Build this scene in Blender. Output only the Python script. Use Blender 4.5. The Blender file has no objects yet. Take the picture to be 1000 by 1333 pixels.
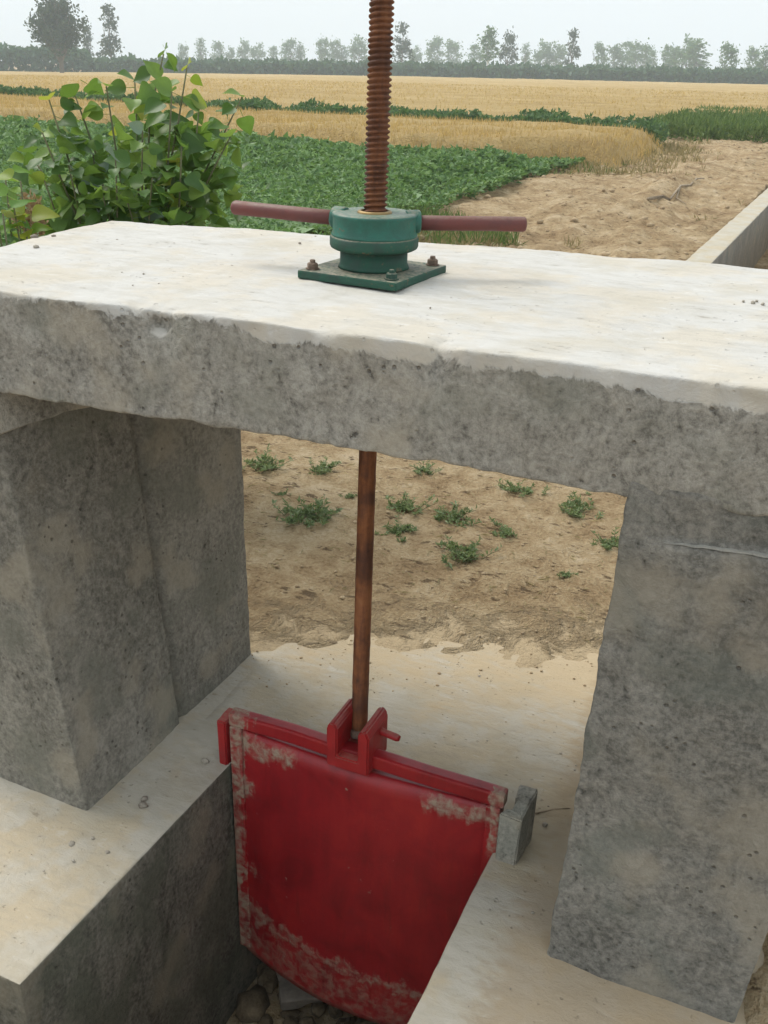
import bpy, bmesh, math, random
import numpy as np
from mathutils import Vector, Matrix, noise

R = math.radians
scene = bpy.context.scene
COL = scene.collection

# ------------------------------------------------------------------ camera
F_PX, PITCH, ROLL, YAW = 1267.5, R(24.621), R(1.541), R(21.694)
CAM = np.array([0.6938, -1.3712, 1.5347])
FW = np.array([-math.sin(YAW)*math.cos(PITCH), math.cos(YAW)*math.cos(PITCH), -math.sin(PITCH)])
_r = np.array([math.cos(YAW), math.sin(YAW), 0.0]); _u = np.cross(_r, FW)
RT = math.cos(ROLL)*_r + math.sin(ROLL)*_u
UP = -math.sin(ROLL)*_r + math.cos(ROLL)*_u
cd = bpy.data.cameras.new('camera'); cam = bpy.data.objects.new('camera', cd); COL.objects.link(cam)
cd.sensor_fit = 'VERTICAL'; cd.sensor_height = 36.0; cd.lens = F_PX/1333.0*36.0
cd.clip_start = 0.05; cd.clip_end = 3000
cam.matrix_world = Matrix(((RT[0], UP[0], -FW[0], CAM[0]), (RT[1], UP[1], -FW[1], CAM[1]), (RT[2], UP[2], -FW[2], CAM[2]), (0, 0, 0, 1)))
scene.camera = cam

def on(u, v, ax, val):
    """photo pixel -> point on the plane axis = val"""
    d = FW*F_PX + RT*(u-500.0) - UP*(v-666.5)
    t = (val-CAM[ax])/d[ax]
    return CAM + t*d
def at(u, v, dist):
    """photo pixel -> point at a horizontal distance from the camera"""
    d = FW*F_PX + RT*(u-500.0) - UP*(v-666.5)
    return CAM + d*dist/math.hypot(d[0], d[1])

# ------------------------------------------------------------------ sky, sun, exposure
SUN_EL, SUN_AZ = R(53), R(-72)          # azimuth measured from +Y towards +X
wd = bpy.data.worlds.new('World'); scene.world = wd; wd.use_nodes = True
nt = wd.node_tree; nt.nodes.clear()
sky = nt.nodes.new('ShaderNodeTexSky'); sky.sky_type = 'NISHITA'; sky.sun_disc = False
sky.sun_elevation = SUN_EL; sky.sun_rotation = SUN_AZ; sky.dust_density = 4.0; sky.air_density = 1.0
mixw = nt.nodes.new('ShaderNodeMix'); mixw.data_type = 'RGBA'; mixw.inputs[0].default_value = 0.88
mixw.inputs[7].default_value = (8.6, 9.25, 9.7, 1)      # bright veil of thin cloud
bgd = nt.nodes.new('ShaderNodeBackground'); bgd.inputs[1].default_value = 0.1
wo = nt.nodes.new('ShaderNodeOutputWorld')
nt.links.new(sky.outputs[0], mixw.inputs[6]); nt.links.new(mixw.outputs[2], bgd.inputs[0]); nt.links.new(bgd.outputs[0], wo.inputs[0])
sl = bpy.data.lights.new('sun', 'SUN'); sl.energy = 2.3; sl.angle = R(30); sl.color = (1.0, 0.95, 0.87)
sun = bpy.data.objects.new('sun', sl); COL.objects.link(sun); sun.location = (0, 0, 20)
sd = Vector((math.sin(SUN_AZ)*math.cos(SUN_EL), math.cos(SUN_AZ)*math.cos(SUN_EL), math.sin(SUN_EL)))
sun.rotation_euler = sd.to_track_quat('Z', 'Y').to_euler()
scene.view_settings.view_transform = 'Standard'; scene.view_settings.look = 'None'
scene.view_settings.exposure = 0.28; scene.view_settings.gamma = 1.0
scene.render.engine = 'CYCLES'
scene.cycles.use_denoising = True; scene.cycles.use_adaptive_sampling = True; scene.cycles.adaptive_threshold = 0.025
scene.cycles.max_bounces = 5; scene.cycles.diffuse_bounces = 2; scene.cycles.volume_bounces = 1
scene.cycles.transparent_max_bounces = 8

# ------------------------------------------------------------------ helpers
def tag(o, label=None, cat=None, group=None, kind=None):
    for k, v in (('label', label), ('category', cat), ('group', group), ('kind', kind)):
        if v: o[k] = v
    return o
def link(name, me, mat=None, parent=None):
    o = bpy.data.objects.new(name, me); COL.objects.link(o)
    if mat is not None and me is not None and not me.materials: me.materials.append(mat)
    if parent is not None: o.parent = parent
    return o
def empty(name, loc=(0, 0, 0), rz=0.0):
    o = bpy.data.objects.new(name, None); COL.objects.link(o); o.location = loc; o.rotation_euler = (0, 0, rz)
    o.empty_display_size = 0.05
    return o
def mesh_np(name, V, Fc, smooth=False):
    """V (n,3); Fc (m,k) with constant k"""
    me = bpy.data.meshes.new(name); V = np.asarray(V, np.float32); Fc = np.asarray(Fc, np.int32)
    k = Fc.shape[1]
    me.vertices.add(len(V)); me.vertices.foreach_set('co', V.ravel())
    me.loops.add(Fc.size); me.loops.foreach_set('vertex_index', Fc.ravel())
    me.polygons.add(len(Fc)); me.polygons.foreach_set('loop_start', np.arange(0, Fc.size, k, dtype=np.int32))
    me.polygons.foreach_set('loop_total', np.full(len(Fc), k, np.int32))
    if smooth: me.polygons.foreach_set('use_smooth', np.ones(len(Fc), bool))
    me.update(calc_edges=True); me.validate()
    return me
def mesh_bm(name, bm, smooth=False):
    me = bpy.data.meshes.new(name); bm.normal_update(); bm.to_mesh(me); bm.free()
    if smooth:
        for p in me.polygons: p.use_smooth = True
    return me
def N(x, y, z, s=1.0): return noise.noise(Vector((x*s, y*s, z*s)))
def FB(x, y, z, s=1.0, o=4): return noise.fractal(Vector((x*s, y*s, z*s)), 0.9, 2.0, o)
def sst(a, b, x):
    t = min(1.0, max(0.0, (x-a)/(b-a))); return t*t*(3-2*t)
def add_box(bm, lo, hi, bev=0.0, seg=2):
    r = bmesh.ops.create_cube(bm, size=1.0)
    for v in r['verts']:
        v.co = Vector([(lo[i]+hi[i])/2 + v.co[i]*(hi[i]-lo[i]) for i in range(3)])
    if bev:
        es = list({e for v in r['verts'] for e in v.link_edges})
        bmesh.ops.bevel(bm, geom=es, offset=bev, segments=seg, profile=0.6, affect='EDGES')
    return bm
def lathe(prof, n=48, axis='Z'):
    """prof: list of (r, h)"""
    bm = bmesh.new(); rings = []
    for r_, h in prof:
        if r_ < 1e-6: rings.append([bm.verts.new((0, 0, h))])
        else: rings.append([bm.verts.new((r_*math.cos(2*math.pi*i/n), r_*math.sin(2*math.pi*i/n), h)) for i in range(n)])
    for a, b in zip(rings[:-1], rings[1:]):
        for i in range(n):
            j = (i+1) % n
            if len(a) == 1 and len(b) > 1: bm.faces.new((a[0], b[j], b[i]))
            elif len(b) == 1 and len(a) > 1: bm.faces.new((a[i], a[j], b[0]))
            elif len(a) > 1: bm.faces.new((a[i], a[j], b[j], b[i]))
    bmesh.ops.recalc_face_normals(bm, faces=bm.faces)
    return bm
def tube(bm, pts, radii, n=6):
    rings = []; pts = [Vector(p) for p in pts]
    for i, p in enumerate(pts):
        d = (pts[min(i+1, len(pts)-1)]-pts[max(i-1, 0)]).normalized()
        a = d.orthogonal().normalized(); b = d.cross(a)
        if rings:   # keep the frame from twisting
            a = (pa - d*pa.dot(d)).normalized(); b = d.cross(a)
        pa = a
        rings.append([bm.verts.new(p+(a*math.cos(2*math.pi*k/n)+b*math.sin(2*math.pi*k/n))*radii[i]) for k in range(n)])
    for r0, r1 in zip(rings[:-1], rings[1:]):
        for k in range(n): bm.faces.new((r0[k], r0[(k+1) % n], r1[(k+1) % n], r1[k]))
    bm.faces.new(rings[0][::-1]); bm.faces.new(rings[-1])
    return bm

# ------------------------------------------------------------------ materials
class NT:
    def __init__(s, name):
        s.m = bpy.data.materials.new(name); s.m.use_nodes = True; s.t = s.m.node_tree; s.t.nodes.clear()
        s.out = s.t.nodes.new('ShaderNodeOutputMaterial'); s.b = s.t.nodes.new('ShaderNodeBsdfPrincipled')
        s.t.links.new(s.b.outputs[0], s.out.inputs[0])
    def n(s, typ, **kw):
        nd = s.t.nodes.new('ShaderNode'+typ)
        for k, v in kw.items():
            if hasattr(nd, k): setattr(nd, k, v)
        return nd
    def L(s, a, b): s.t.links.new(a, b)
    def setin(s, sock, v):
        if isinstance(v, bpy.types.NodeSocket): s.L(v, sock)
        elif isinstance(v, (tuple, list)) and len(v) == 3 and sock.type == 'RGBA': sock.default_value = (*v, 1)
        else: sock.default_value = v
    def coord(s, scale=(1, 1, 1), kind='Object', loc=(0, 0, 0)):
        tc = s.n('TexCoord'); mp = s.n('Mapping'); s.L(tc.outputs[kind], mp.inputs[0])
        mp.inputs[3].default_value = scale; mp.inputs[1].default_value = loc
        return mp.outputs[0]
    def noise(s, co, scale=5, detail=6, rough=0.6, dist=0.0, out=0):
        nd = s.n('TexNoise'); s.L(co, nd.inputs['Vector'])
        nd.inputs['Scale'].default_value = scale; nd.inputs['Detail'].default_value = detail
        nd.inputs['Roughness'].default_value = rough; nd.inputs['Distortion'].default_value = dist
        return nd.outputs[out]
    def voro(s, co, scale=20, feature='F1', rnd=1.0, out='Distance'):
        nd = s.n('TexVoronoi'); nd.feature = feature; s.L(co, nd.inputs['Vector'])
        nd.inputs['Scale'].default_value = scale; nd.inputs['Randomness'].default_value = rnd
        return nd.outputs[out]
    def rng(s, v, a, b, c=0.0, d=1.0, smooth=True):
        nd = s.n('MapRange'); nd.interpolation_type = 'SMOOTHSTEP' if smooth else 'LINEAR'
        s.setin(nd.inputs[0], v)
        for i, q in zip((1, 2, 3, 4), (a, b, c, d)): nd.inputs[i].default_value = q
        return nd.outputs[0]
    def math(s, op, a, b=0.0, c=0.0):
        nd = s.n('Math'); nd.operation = op
        s.setin(nd.inputs[0], a); s.setin(nd.inputs[1], b); s.setin(nd.inputs[2], c)
        return nd.outputs[0]
    def mix(s, f, a, b, mode='MIX'):
        nd = s.n('Mix'); nd.data_type = 'RGBA'; nd.blend_type = mode
        s.setin(nd.inputs[0], f); s.setin(nd.inputs[6], a); s.setin(nd.inputs[7], b)
        return nd.outputs[2]
    def ramp(s, v, stops):
        nd = s.n('ValToRGB'); s.L(v, nd.inputs[0]); e = nd.color_ramp.elements
        while len(e) < len(stops): e.new(0.5)
        for el, (p, c) in zip(e, stops): el.position = p; el.color = (*c, 1)
        return nd.outputs[0]
    def sep(s, co):
        nd = s.n('SeparateXYZ'); s.L(co, nd.inputs[0]); return nd.outputs
    def bump(s, h, strength=0.5, dist=0.01, prev=None):
        nd = s.n('Bump'); nd.inputs['Strength'].default_value = strength; nd.inputs['Distance'].default_value = dist
        s.L(h, nd.inputs['Height'])
        if prev is not None: s.L(prev, nd.inputs['Normal'])
        return nd.outputs[0]
    def done(s, col, rough=0.85, nrm=None, metal=0.0, spec=None):
        s.setin(s.b.inputs['Base Color'], col); s.setin(s.b.inputs['Roughness'], rough); s.setin(s.b.inputs['Metallic'], metal)
        if nrm is not None: s.L(nrm, s.b.inputs['Normal'])
        if spec is not None: s.b.inputs['Specular IOR Level'].default_value = spec
        return s.m

def concrete(name, dark, mid, light, top=None, top_z=None, tint=(0.20, 0.24, 0.22), seed=0.0, green=0.5, warmtop=None, skin=(0.0, 0.0), con=1.0, stretch=0.4, dirt=None):
    """rough cast concrete; top = colour of the dusty skin on the upper face, running raggedly over the edge at height top_z (skin: depth = a + b*x)"""
    dark, mid, light, tint = [(c[0]*1.03, c[1]*1.0, c[2]*0.96) for c in (dark, mid, light, tint)]
    k = NT(name); raw = k.coord(); co = k.coord(loc=(seed, seed*0.7, seed*1.3)); sc = k.coord(scale=(1, 1, stretch), loc=(seed, 3, seed))
    big = k.noise(k.coord(scale=(1, 1, 0.3), loc=(seed, seed*0.7, seed*1.3)), 4.5, 4, 0.65); midn = k.noise(sc, 20, 5, 0.72, 1.4); fine = k.noise(co, 85, 5, 0.78)
    v = k.math('ADD', k.math('MULTIPLY', big, 0.26), k.math('MULTIPLY', midn, 0.26)); v = k.math('ADD', v, k.math('MULTIPLY', fine, 0.48))
    w = 0.09/con
    col = k.ramp(v, [(0.5-w, dark), (0.5-w*0.12, mid), (0.5+w, light)])
    sec = k.n('TexNoise'); k.L(co, sec.inputs['Vector']); sec.inputs['Scale'].default_value = 5.5; sec.inputs['Detail'].default_value = 3
    cs = k.n('SeparateColor'); k.L(sec.outputs['Color'], cs.inputs[0])
    col = k.mix(k.rng(cs.outputs[0], 0.5, 0.66, 0, green), col, tint)
    col = k.mix(k.rng(cs.outputs[1], 0.53, 0.66, 0, 0.55), col, (light[0]*1.06, light[1]*1.0, light[2]*0.9))
    vd = k.voro(k.coord(loc=(seed, 1, 4)), 40)
    pit = k.math('MULTIPLY', k.rng(vd, 0.07, 0.17, 1, 0), k.rng(cs.outputs[2], 0.47, 0.57))
    pit = k.math('MAXIMUM', pit, k.rng(k.math('ADD', k.math('MULTIPLY', fine, 0.6), k.math('MULTIPLY', midn, 0.4)), 0.385, 0.345, 0, 0.6))
    hgt = k.math('ADD', k.math('MULTIPLY', fine, 0.5), k.math('MULTIPLY', midn, 0.7)); hgt = k.math('SUBTRACT', hgt, k.math('MULTIPLY', pit, 0.7))
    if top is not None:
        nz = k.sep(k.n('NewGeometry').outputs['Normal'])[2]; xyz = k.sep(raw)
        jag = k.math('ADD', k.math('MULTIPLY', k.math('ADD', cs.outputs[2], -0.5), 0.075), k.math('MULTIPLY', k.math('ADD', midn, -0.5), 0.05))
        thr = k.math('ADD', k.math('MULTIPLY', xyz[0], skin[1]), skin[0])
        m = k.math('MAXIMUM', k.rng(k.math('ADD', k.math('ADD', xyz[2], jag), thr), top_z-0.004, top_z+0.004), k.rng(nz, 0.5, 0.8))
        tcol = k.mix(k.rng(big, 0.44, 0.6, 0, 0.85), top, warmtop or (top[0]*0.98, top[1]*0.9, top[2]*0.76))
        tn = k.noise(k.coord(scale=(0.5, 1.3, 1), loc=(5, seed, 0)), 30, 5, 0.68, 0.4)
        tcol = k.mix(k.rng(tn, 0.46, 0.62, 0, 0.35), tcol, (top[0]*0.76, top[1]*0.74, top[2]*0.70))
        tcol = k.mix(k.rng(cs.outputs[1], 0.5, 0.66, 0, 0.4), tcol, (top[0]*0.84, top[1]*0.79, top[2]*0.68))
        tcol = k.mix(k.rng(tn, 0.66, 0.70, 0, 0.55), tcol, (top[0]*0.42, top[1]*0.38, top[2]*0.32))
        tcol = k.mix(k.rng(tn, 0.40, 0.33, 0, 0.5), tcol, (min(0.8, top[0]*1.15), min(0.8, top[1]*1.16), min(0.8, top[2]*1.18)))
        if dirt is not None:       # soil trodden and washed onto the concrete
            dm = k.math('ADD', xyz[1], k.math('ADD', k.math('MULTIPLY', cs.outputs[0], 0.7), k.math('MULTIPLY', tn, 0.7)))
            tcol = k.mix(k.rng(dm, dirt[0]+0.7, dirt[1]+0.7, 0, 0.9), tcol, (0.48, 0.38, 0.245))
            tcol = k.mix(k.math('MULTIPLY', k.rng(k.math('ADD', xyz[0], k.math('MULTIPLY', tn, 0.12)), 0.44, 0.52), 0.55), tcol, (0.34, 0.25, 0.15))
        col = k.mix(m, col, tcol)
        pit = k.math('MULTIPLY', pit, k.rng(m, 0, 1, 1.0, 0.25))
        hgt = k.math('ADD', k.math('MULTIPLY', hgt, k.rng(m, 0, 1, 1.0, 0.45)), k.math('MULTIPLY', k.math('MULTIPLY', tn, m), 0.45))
    col = k.mix(k.math('MULTIPLY', pit, 0.48), col, (dark[0]*0.4, dark[1]*0.35, dark[2]*0.33))
    return k.done(col, 0.92, k.bump(hgt, 0.8, 0.008), spec=0.25)

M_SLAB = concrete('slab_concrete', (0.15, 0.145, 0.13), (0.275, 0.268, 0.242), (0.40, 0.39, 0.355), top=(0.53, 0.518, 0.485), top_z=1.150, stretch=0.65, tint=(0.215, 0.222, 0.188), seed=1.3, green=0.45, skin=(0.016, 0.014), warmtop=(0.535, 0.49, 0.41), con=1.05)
M_PIL = concrete('pillar_concrete', (0.12, 0.114, 0.098), (0.205, 0.198, 0.172), (0.315, 0.303, 0.265), tint=(0.16, 0.165, 0.135), seed=6.1, green=0.5, stretch=0.7, con=0.95)
M_PILR = concrete('weathered_pillar_concrete', (0.115, 0.114, 0.104), (0.20, 0.197, 0.18), (0.30, 0.293, 0.265), tint=(0.152, 0.168, 0.148), seed=11.7, green=0.5, stretch=0.8, con=1.0)
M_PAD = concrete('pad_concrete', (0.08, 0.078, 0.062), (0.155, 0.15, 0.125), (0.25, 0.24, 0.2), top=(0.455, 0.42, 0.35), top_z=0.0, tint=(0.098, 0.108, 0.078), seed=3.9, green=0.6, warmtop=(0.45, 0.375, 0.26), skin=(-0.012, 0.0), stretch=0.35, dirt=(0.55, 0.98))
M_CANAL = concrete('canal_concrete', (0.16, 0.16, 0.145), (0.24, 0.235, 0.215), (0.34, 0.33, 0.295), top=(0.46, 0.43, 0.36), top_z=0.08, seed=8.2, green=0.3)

M_SLABF = concrete('mortar_concrete', (0.16, 0.15, 0.13), (0.29, 0.28, 0.245), (0.42, 0.40, 0.35), seed=2.3, green=0.3)
def soil_mat():
    k = NT('dry_soil'); co = k.coord()
    a = k.noise(co, 1.7, 4, 0.65); b = k.noise(co, 8, 6, 0.72, 0.5); c = k.noise(co, 75, 4, 0.72)
    v = k.math('ADD', k.math('MULTIPLY', a, 0.36), k.math('MULTIPLY', b, 0.36)); v = k.math('ADD', v, k.math('MULTIPLY', c, 0.28))
    col = k.ramp(v, [(0.37, (0.17, 0.115, 0.066)), (0.45, (0.355, 0.248, 0.137)), (0.52, (0.48, 0.36, 0.212)), (0.60, (0.60, 0.48, 0.32))])
    dk = k.rng(k.noise(k.coord(scale=(0.55, 1, 1), loc=(3, 7, 1)), 24, 4, 0.7), 0.57, 0.66, 0, 0.85)
    col = k.mix(dk, col, (0.11, 0.072, 0.042))
    xyz = k.sep(co)       # pale cement dust trodden into the soil along the apron
    ap = k.math('ADD', k.math('MULTIPLY', xyz[0], -0.4), k.math('ADD', xyz[1], k.math('MULTIPLY', k.math('ADD', b, -0.5), 1.1)))
    ap = k.math('MULTIPLY', k.rng(ap, 1.22, 0.86, 0, 0.85), k.rng(xyz[1], 0.3, 0.45))
    col = k.mix(ap, col, (0.48, 0.38, 0.245))
    h = k.math('ADD', k.math('MULTIPLY', b, 1.2), k.math('MULTIPLY', c, 0.8))
    h = k.math('MULTIPLY', h, k.rng(ap, 0, 0.85, 1.0, 0.35))
    return k.done(col, 0.96, k.bump(h, 1.0, 0.034), spec=0.1)
M_SOIL = soil_mat()

def leaf_mat(name, c0, c1, c2, trans=0.35, rough=0.55, veins=False):
    k = NT(name); g = k.n('NewGeometry'); rnd = g.outputs['Random Per Island']
    oi = k.n('ObjectInfo').outputs['Random']
    v = k.math('FRACT', k.math('ADD', rnd, oi))
    col = k.ramp(v, [(0.0, c0), (0.55, c1), (1.0, c2)])
    nn = k.noise(k.coord(), 30, 4, 0.6)
    hs = k.n('HueSaturation'); k.L(col, hs.inputs['Color']); k.L(k.rng(nn, 0.3, 0.7, 0.8, 1.18, False), hs.inputs['Value'])
    col = hs.outputs[0]
    k.done(col, rough, spec=0.35)
    tr = k.n('BsdfTranslucent'); tcol = k.mix(0.35, col, (c2[0]*1.3, c2[1]*1.3, c2[2]*0.6)); k.L(tcol, tr.inputs[0])
    ms = k.n('MixShader'); ms.inputs[0].default_value = trans
    k.L(k.b.outputs[0], ms.inputs[1]); k.L(tr.outputs[0], ms.inputs[2]); k.L(ms.outputs[0], k.out.inputs[0])
    return k.m
M_CROP = leaf_mat('crop_leaf', (0.05, 0.115, 0.035), (0.11, 0.22, 0.065), (0.27, 0.40, 0.19))
M_STRIP = leaf_mat('hedge_row_leaf', (0.055, 0.11, 0.045), (0.09, 0.17, 0.065), (0.15, 0.25, 0.10))
M_WEED = leaf_mat('weed_leaf', (0.12, 0.18, 0.07), (0.19, 0.26, 0.12), (0.31, 0.37, 0.22))
M_GRASS = leaf_mat('bright_grass_leaf', (0.07, 0.13, 0.035), (0.11, 0.19, 0.05), (0.20, 0.27, 0.09))
M_DRYG = leaf_mat('dry_grass_leaf', (0.22, 0.20, 0.09), (0.33, 0.27, 0.13), (0.42, 0.34, 0.18), 0.25)
M_BUSH = leaf_mat('poplar_leaf', (0.045, 0.11, 0.026), (0.10, 0.205, 0.045), (0.24, 0.36, 0.08), 0.45, 0.4)
M_BUSHP = leaf_mat('pale_poplar_leaf', (0.16, 0.23, 0.17), (0.19, 0.27, 0.19), (0.23, 0.30, 0.22), 0.3, 0.5)
M_BUSHY = leaf_mat('yellow_poplar_leaf', (0.16, 0.28, 0.04), (0.24, 0.34, 0.05), (0.38, 0.40, 0.07), 0.5, 0.45)
M_LIME = leaf_mat('lime_leaf', (0.07, 0.17, 0.03), (0.12, 0.26, 0.035), (0.22, 0.36, 0.05), 0.45, 0.45)
M_TREE = leaf_mat('tree_leaf', (0.08, 0.16, 0.075), (0.12, 0.215, 0.10), (0.17, 0.27, 0.13), 0.4)
M_TREED = leaf_mat('dark_tree_leaf', (0.035, 0.065, 0.038), (0.05, 0.085, 0.048), (0.075, 0.115, 0.06), 0.3)
M_HEDGE = leaf_mat('hedge_leaf', (0.03, 0.085, 0.04), (0.05, 0.12, 0.055), (0.075, 0.16, 0.07), 0.3)
M_STRAW = leaf_mat('wheat_straw', (0.45, 0.31, 0.12), (0.55, 0.395, 0.175), (0.64, 0.48, 0.235), 0.45, 0.6)
M_SEED = leaf_mat('dry_seed_head', (0.28, 0.19, 0.10), (0.36, 0.25, 0.14), (0.44, 0.33, 0.2), 0.2, 0.8)

def simple(name, c0, c1, scale=6, rough=0.85, bump=0.4, dist=0.01, metal=0.0):
    k = NT(name); co = k.coord(); a = k.noise(co, scale, 6, 0.65, 0.3); b = k.noise(co, scale*9, 4, 0.65)
    v = k.math('ADD', k.math('MULTIPLY', a, 0.65), k.math('MULTIPLY', b, 0.35))
    return k.done(k.ramp(v, [(0.38, c0), (0.62, c1)]), rough, k.bump(v, bump, dist), metal)
M_BARK = simple('bark', (0.10, 0.085, 0.065), (0.2, 0.17, 0.13), 9)
M_BARKW = simple('whitewashed_bark', (0.6, 0.58, 0.52), (0.78, 0.76, 0.7), 3)
M_STEM = simple('green_brown_stem', (0.10, 0.11, 0.05), (0.2, 0.19, 0.10), 14)
M_LIP = simple('pale_mortar', (0.22, 0.215, 0.19), (0.34, 0.33, 0.29), 40, 0.95, 0.6, 0.004)
M_TWIG = simple('dry_twig', (0.22, 0.17, 0.11), (0.4, 0.32, 0.22), 20)
M_STONE = simple('muddy_stone', (0.075, 0.055, 0.032), (0.20, 0.15, 0.09), 16, 0.9, 0.7, 0.012)
M_STONEP = simple('pale_stone', (0.13, 0.11, 0.09), (0.22, 0.19, 0.155), 9, 0.9, 0.5, 0.008)
M_CLOD = simple('soil_clod', (0.26, 0.185, 0.105), (0.48, 0.37, 0.23), 20, 0.95, 0.6, 0.006)
M_CRUMB = simple('mortar_crumb', (0.16, 0.13, 0.10), (0.5, 0.46, 0.38), 8, 0.95, 0.5, 0.004)

def wheat_mat():
    k = NT('wheat_canopy'); co = k.coord()
    a = k.noise(k.coord(scale=(0.35, 1.0, 1)), 0.35, 6, 0.65, 0.4); b = k.noise(co, 3.5, 5, 0.7); c = k.noise(co, 18, 4, 0.7)
    v = k.math('ADD', k.math('MULTIPLY', a, 0.5), k.math('MULTIPLY', b, 0.28)); v = k.math('ADD', v, k.math('MULTIPLY', c, 0.22))
    col = k.ramp(v, [(0.37, (0.42, 0.285, 0.115)), (0.49, (0.52, 0.37, 0.16)), (0.6, (0.61, 0.455, 0.22))])
    return k.done(col, 0.9, k.bump(k.math('ADD', b, c), 1.0, 0.12), spec=0.15)
M_WHEAT = wheat_mat()

def rust_mat(name, thread=False):
    k = NT(name); co = k.coord(); st = k.noise(k.coord(scale=(1, 1, 0.15)), 60, 5, 0.65)
    a = k.noise(co, 28, 6, 0.7, 0.4); b = k.noise(co, 8, 5, 0.6); g = k.noise(co, 220, 3, 0.7)
    v = k.math('ADD', k.math('MULTIPLY', a, 0.4), k.math('MULTIPLY', st, 0.35)); v = k.math('ADD', v, k.math('MULTIPLY', b, 0.25))
    col = k.ramp(v, [(0.36, (0.035, 0.014, 0.008)), (0.46, (0.11, 0.04, 0.017)), (0.54, (0.19, 0.072, 0.028)), (0.66, (0.27, 0.125, 0.055))])
    lw = k.noise(k.coord(scale=(0.3, 0.3, 1)), 9, 3, 0.6)
    col = k.mix(k.rng(lw, 0.48, 0.62, 0, 0.6), col, (0.05, 0.02, 0.012))
    h = k.math('ADD', k.math('MULTIPLY', a, 0.6), k.math('MULTIPLY', g, 0.5))
    if not thread:
        hs = k.n('HueSaturation'); k.L(col, hs.inputs['Color']); hs.inputs['Value'].default_value = 1.5; col = hs.outputs[0]
    if not thread:      # cement splashes near the lower end
        z = k.sep(co)[2]
        m = k.math('MULTIPLY', k.rng(z, -0.98, -1.12), k.rng(k.noise(co, 30, 5, 0.7), 0.4, 0.6, 0.15, 0.7))
        col = k.mix(m, col, (0.34, 0.25, 0.12))
    return k.done(col, k.rng(a, 0.3, 0.7, 0.55, 0.85), k.bump(h, 0.6, 0.003), 0.25)
M_THREAD = rust_mat('rusty_thread', True); M_SHAFT = rust_mat('rusty_shaft')

def paint(name, c, cd, wear_col, wear=0.66, rough=0.45, scale=14, dirt=0.5):
    k = NT(name); co = k.coord(); a = k.noise(co, scale, 6, 0.65, 0.5); b = k.noise(co, scale*5, 5, 0.7)
    col = k.mix(k.rng(a, 0.35, 0.65), cd, c)
    col = k.mix(k.rng(k.math('ADD', k.math('MULTIPLY', a, 0.5), k.math('MULTIPLY', b, 0.5)), wear, wear+0.05, 0, 0.9), col, wear_col)
    nz = k.sep(k.n('NewGeometry').outputs['Normal'])[2]
    dm = k.math('MULTIPLY', k.rng(nz, 0.5, 0.9), k.rng(b, 0.35, 0.6, 0.1, dirt))
    col = k.mix(dm, col, (0.34, 0.29, 0.21))
    return k.done(col, k.rng(a, 0.3, 0.7, rough, rough+0.25), k.bump(k.math('ADD', a, b), 0.3, 0.003))
M_GREEN = paint('green_enamel', (0.014, 0.128, 0.09), (0.011, 0.085, 0.06), (0.12, 0.075, 0.04), 0.57, 0.4, 26, 0.5)
M_GREEND = paint('dull_green_enamel', (0.016, 0.08, 0.05), (0.015, 0.05, 0.034), (0.14, 0.10, 0.06), 0.58, 0.55, 24, 0.7)
M_BAR = paint('brown_red_primer', (0.15, 0.043, 0.036), (0.11, 0.032, 0.027), (0.09, 0.05, 0.035), 0.6, 0.5, 20, 0.25)
M_FORK = paint('red_enamel', (0.36, 0.014, 0.015), (0.26, 0.010, 0.012), (0.25, 0.12, 0.08), 0.63, 0.42, 16, 0.3)
M_BRASS = simple('dull_brass', (0.2, 0.14, 0.06), (0.34, 0.24, 0.11), 40, 0.55, 0.2, 0.002, 0.8)
M_BOLT = simple('rusty_bolt', (0.10, 0.065, 0.045), (0.27, 0.2, 0.15), 60, 0.75, 0.5, 0.003, 0.3)

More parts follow.
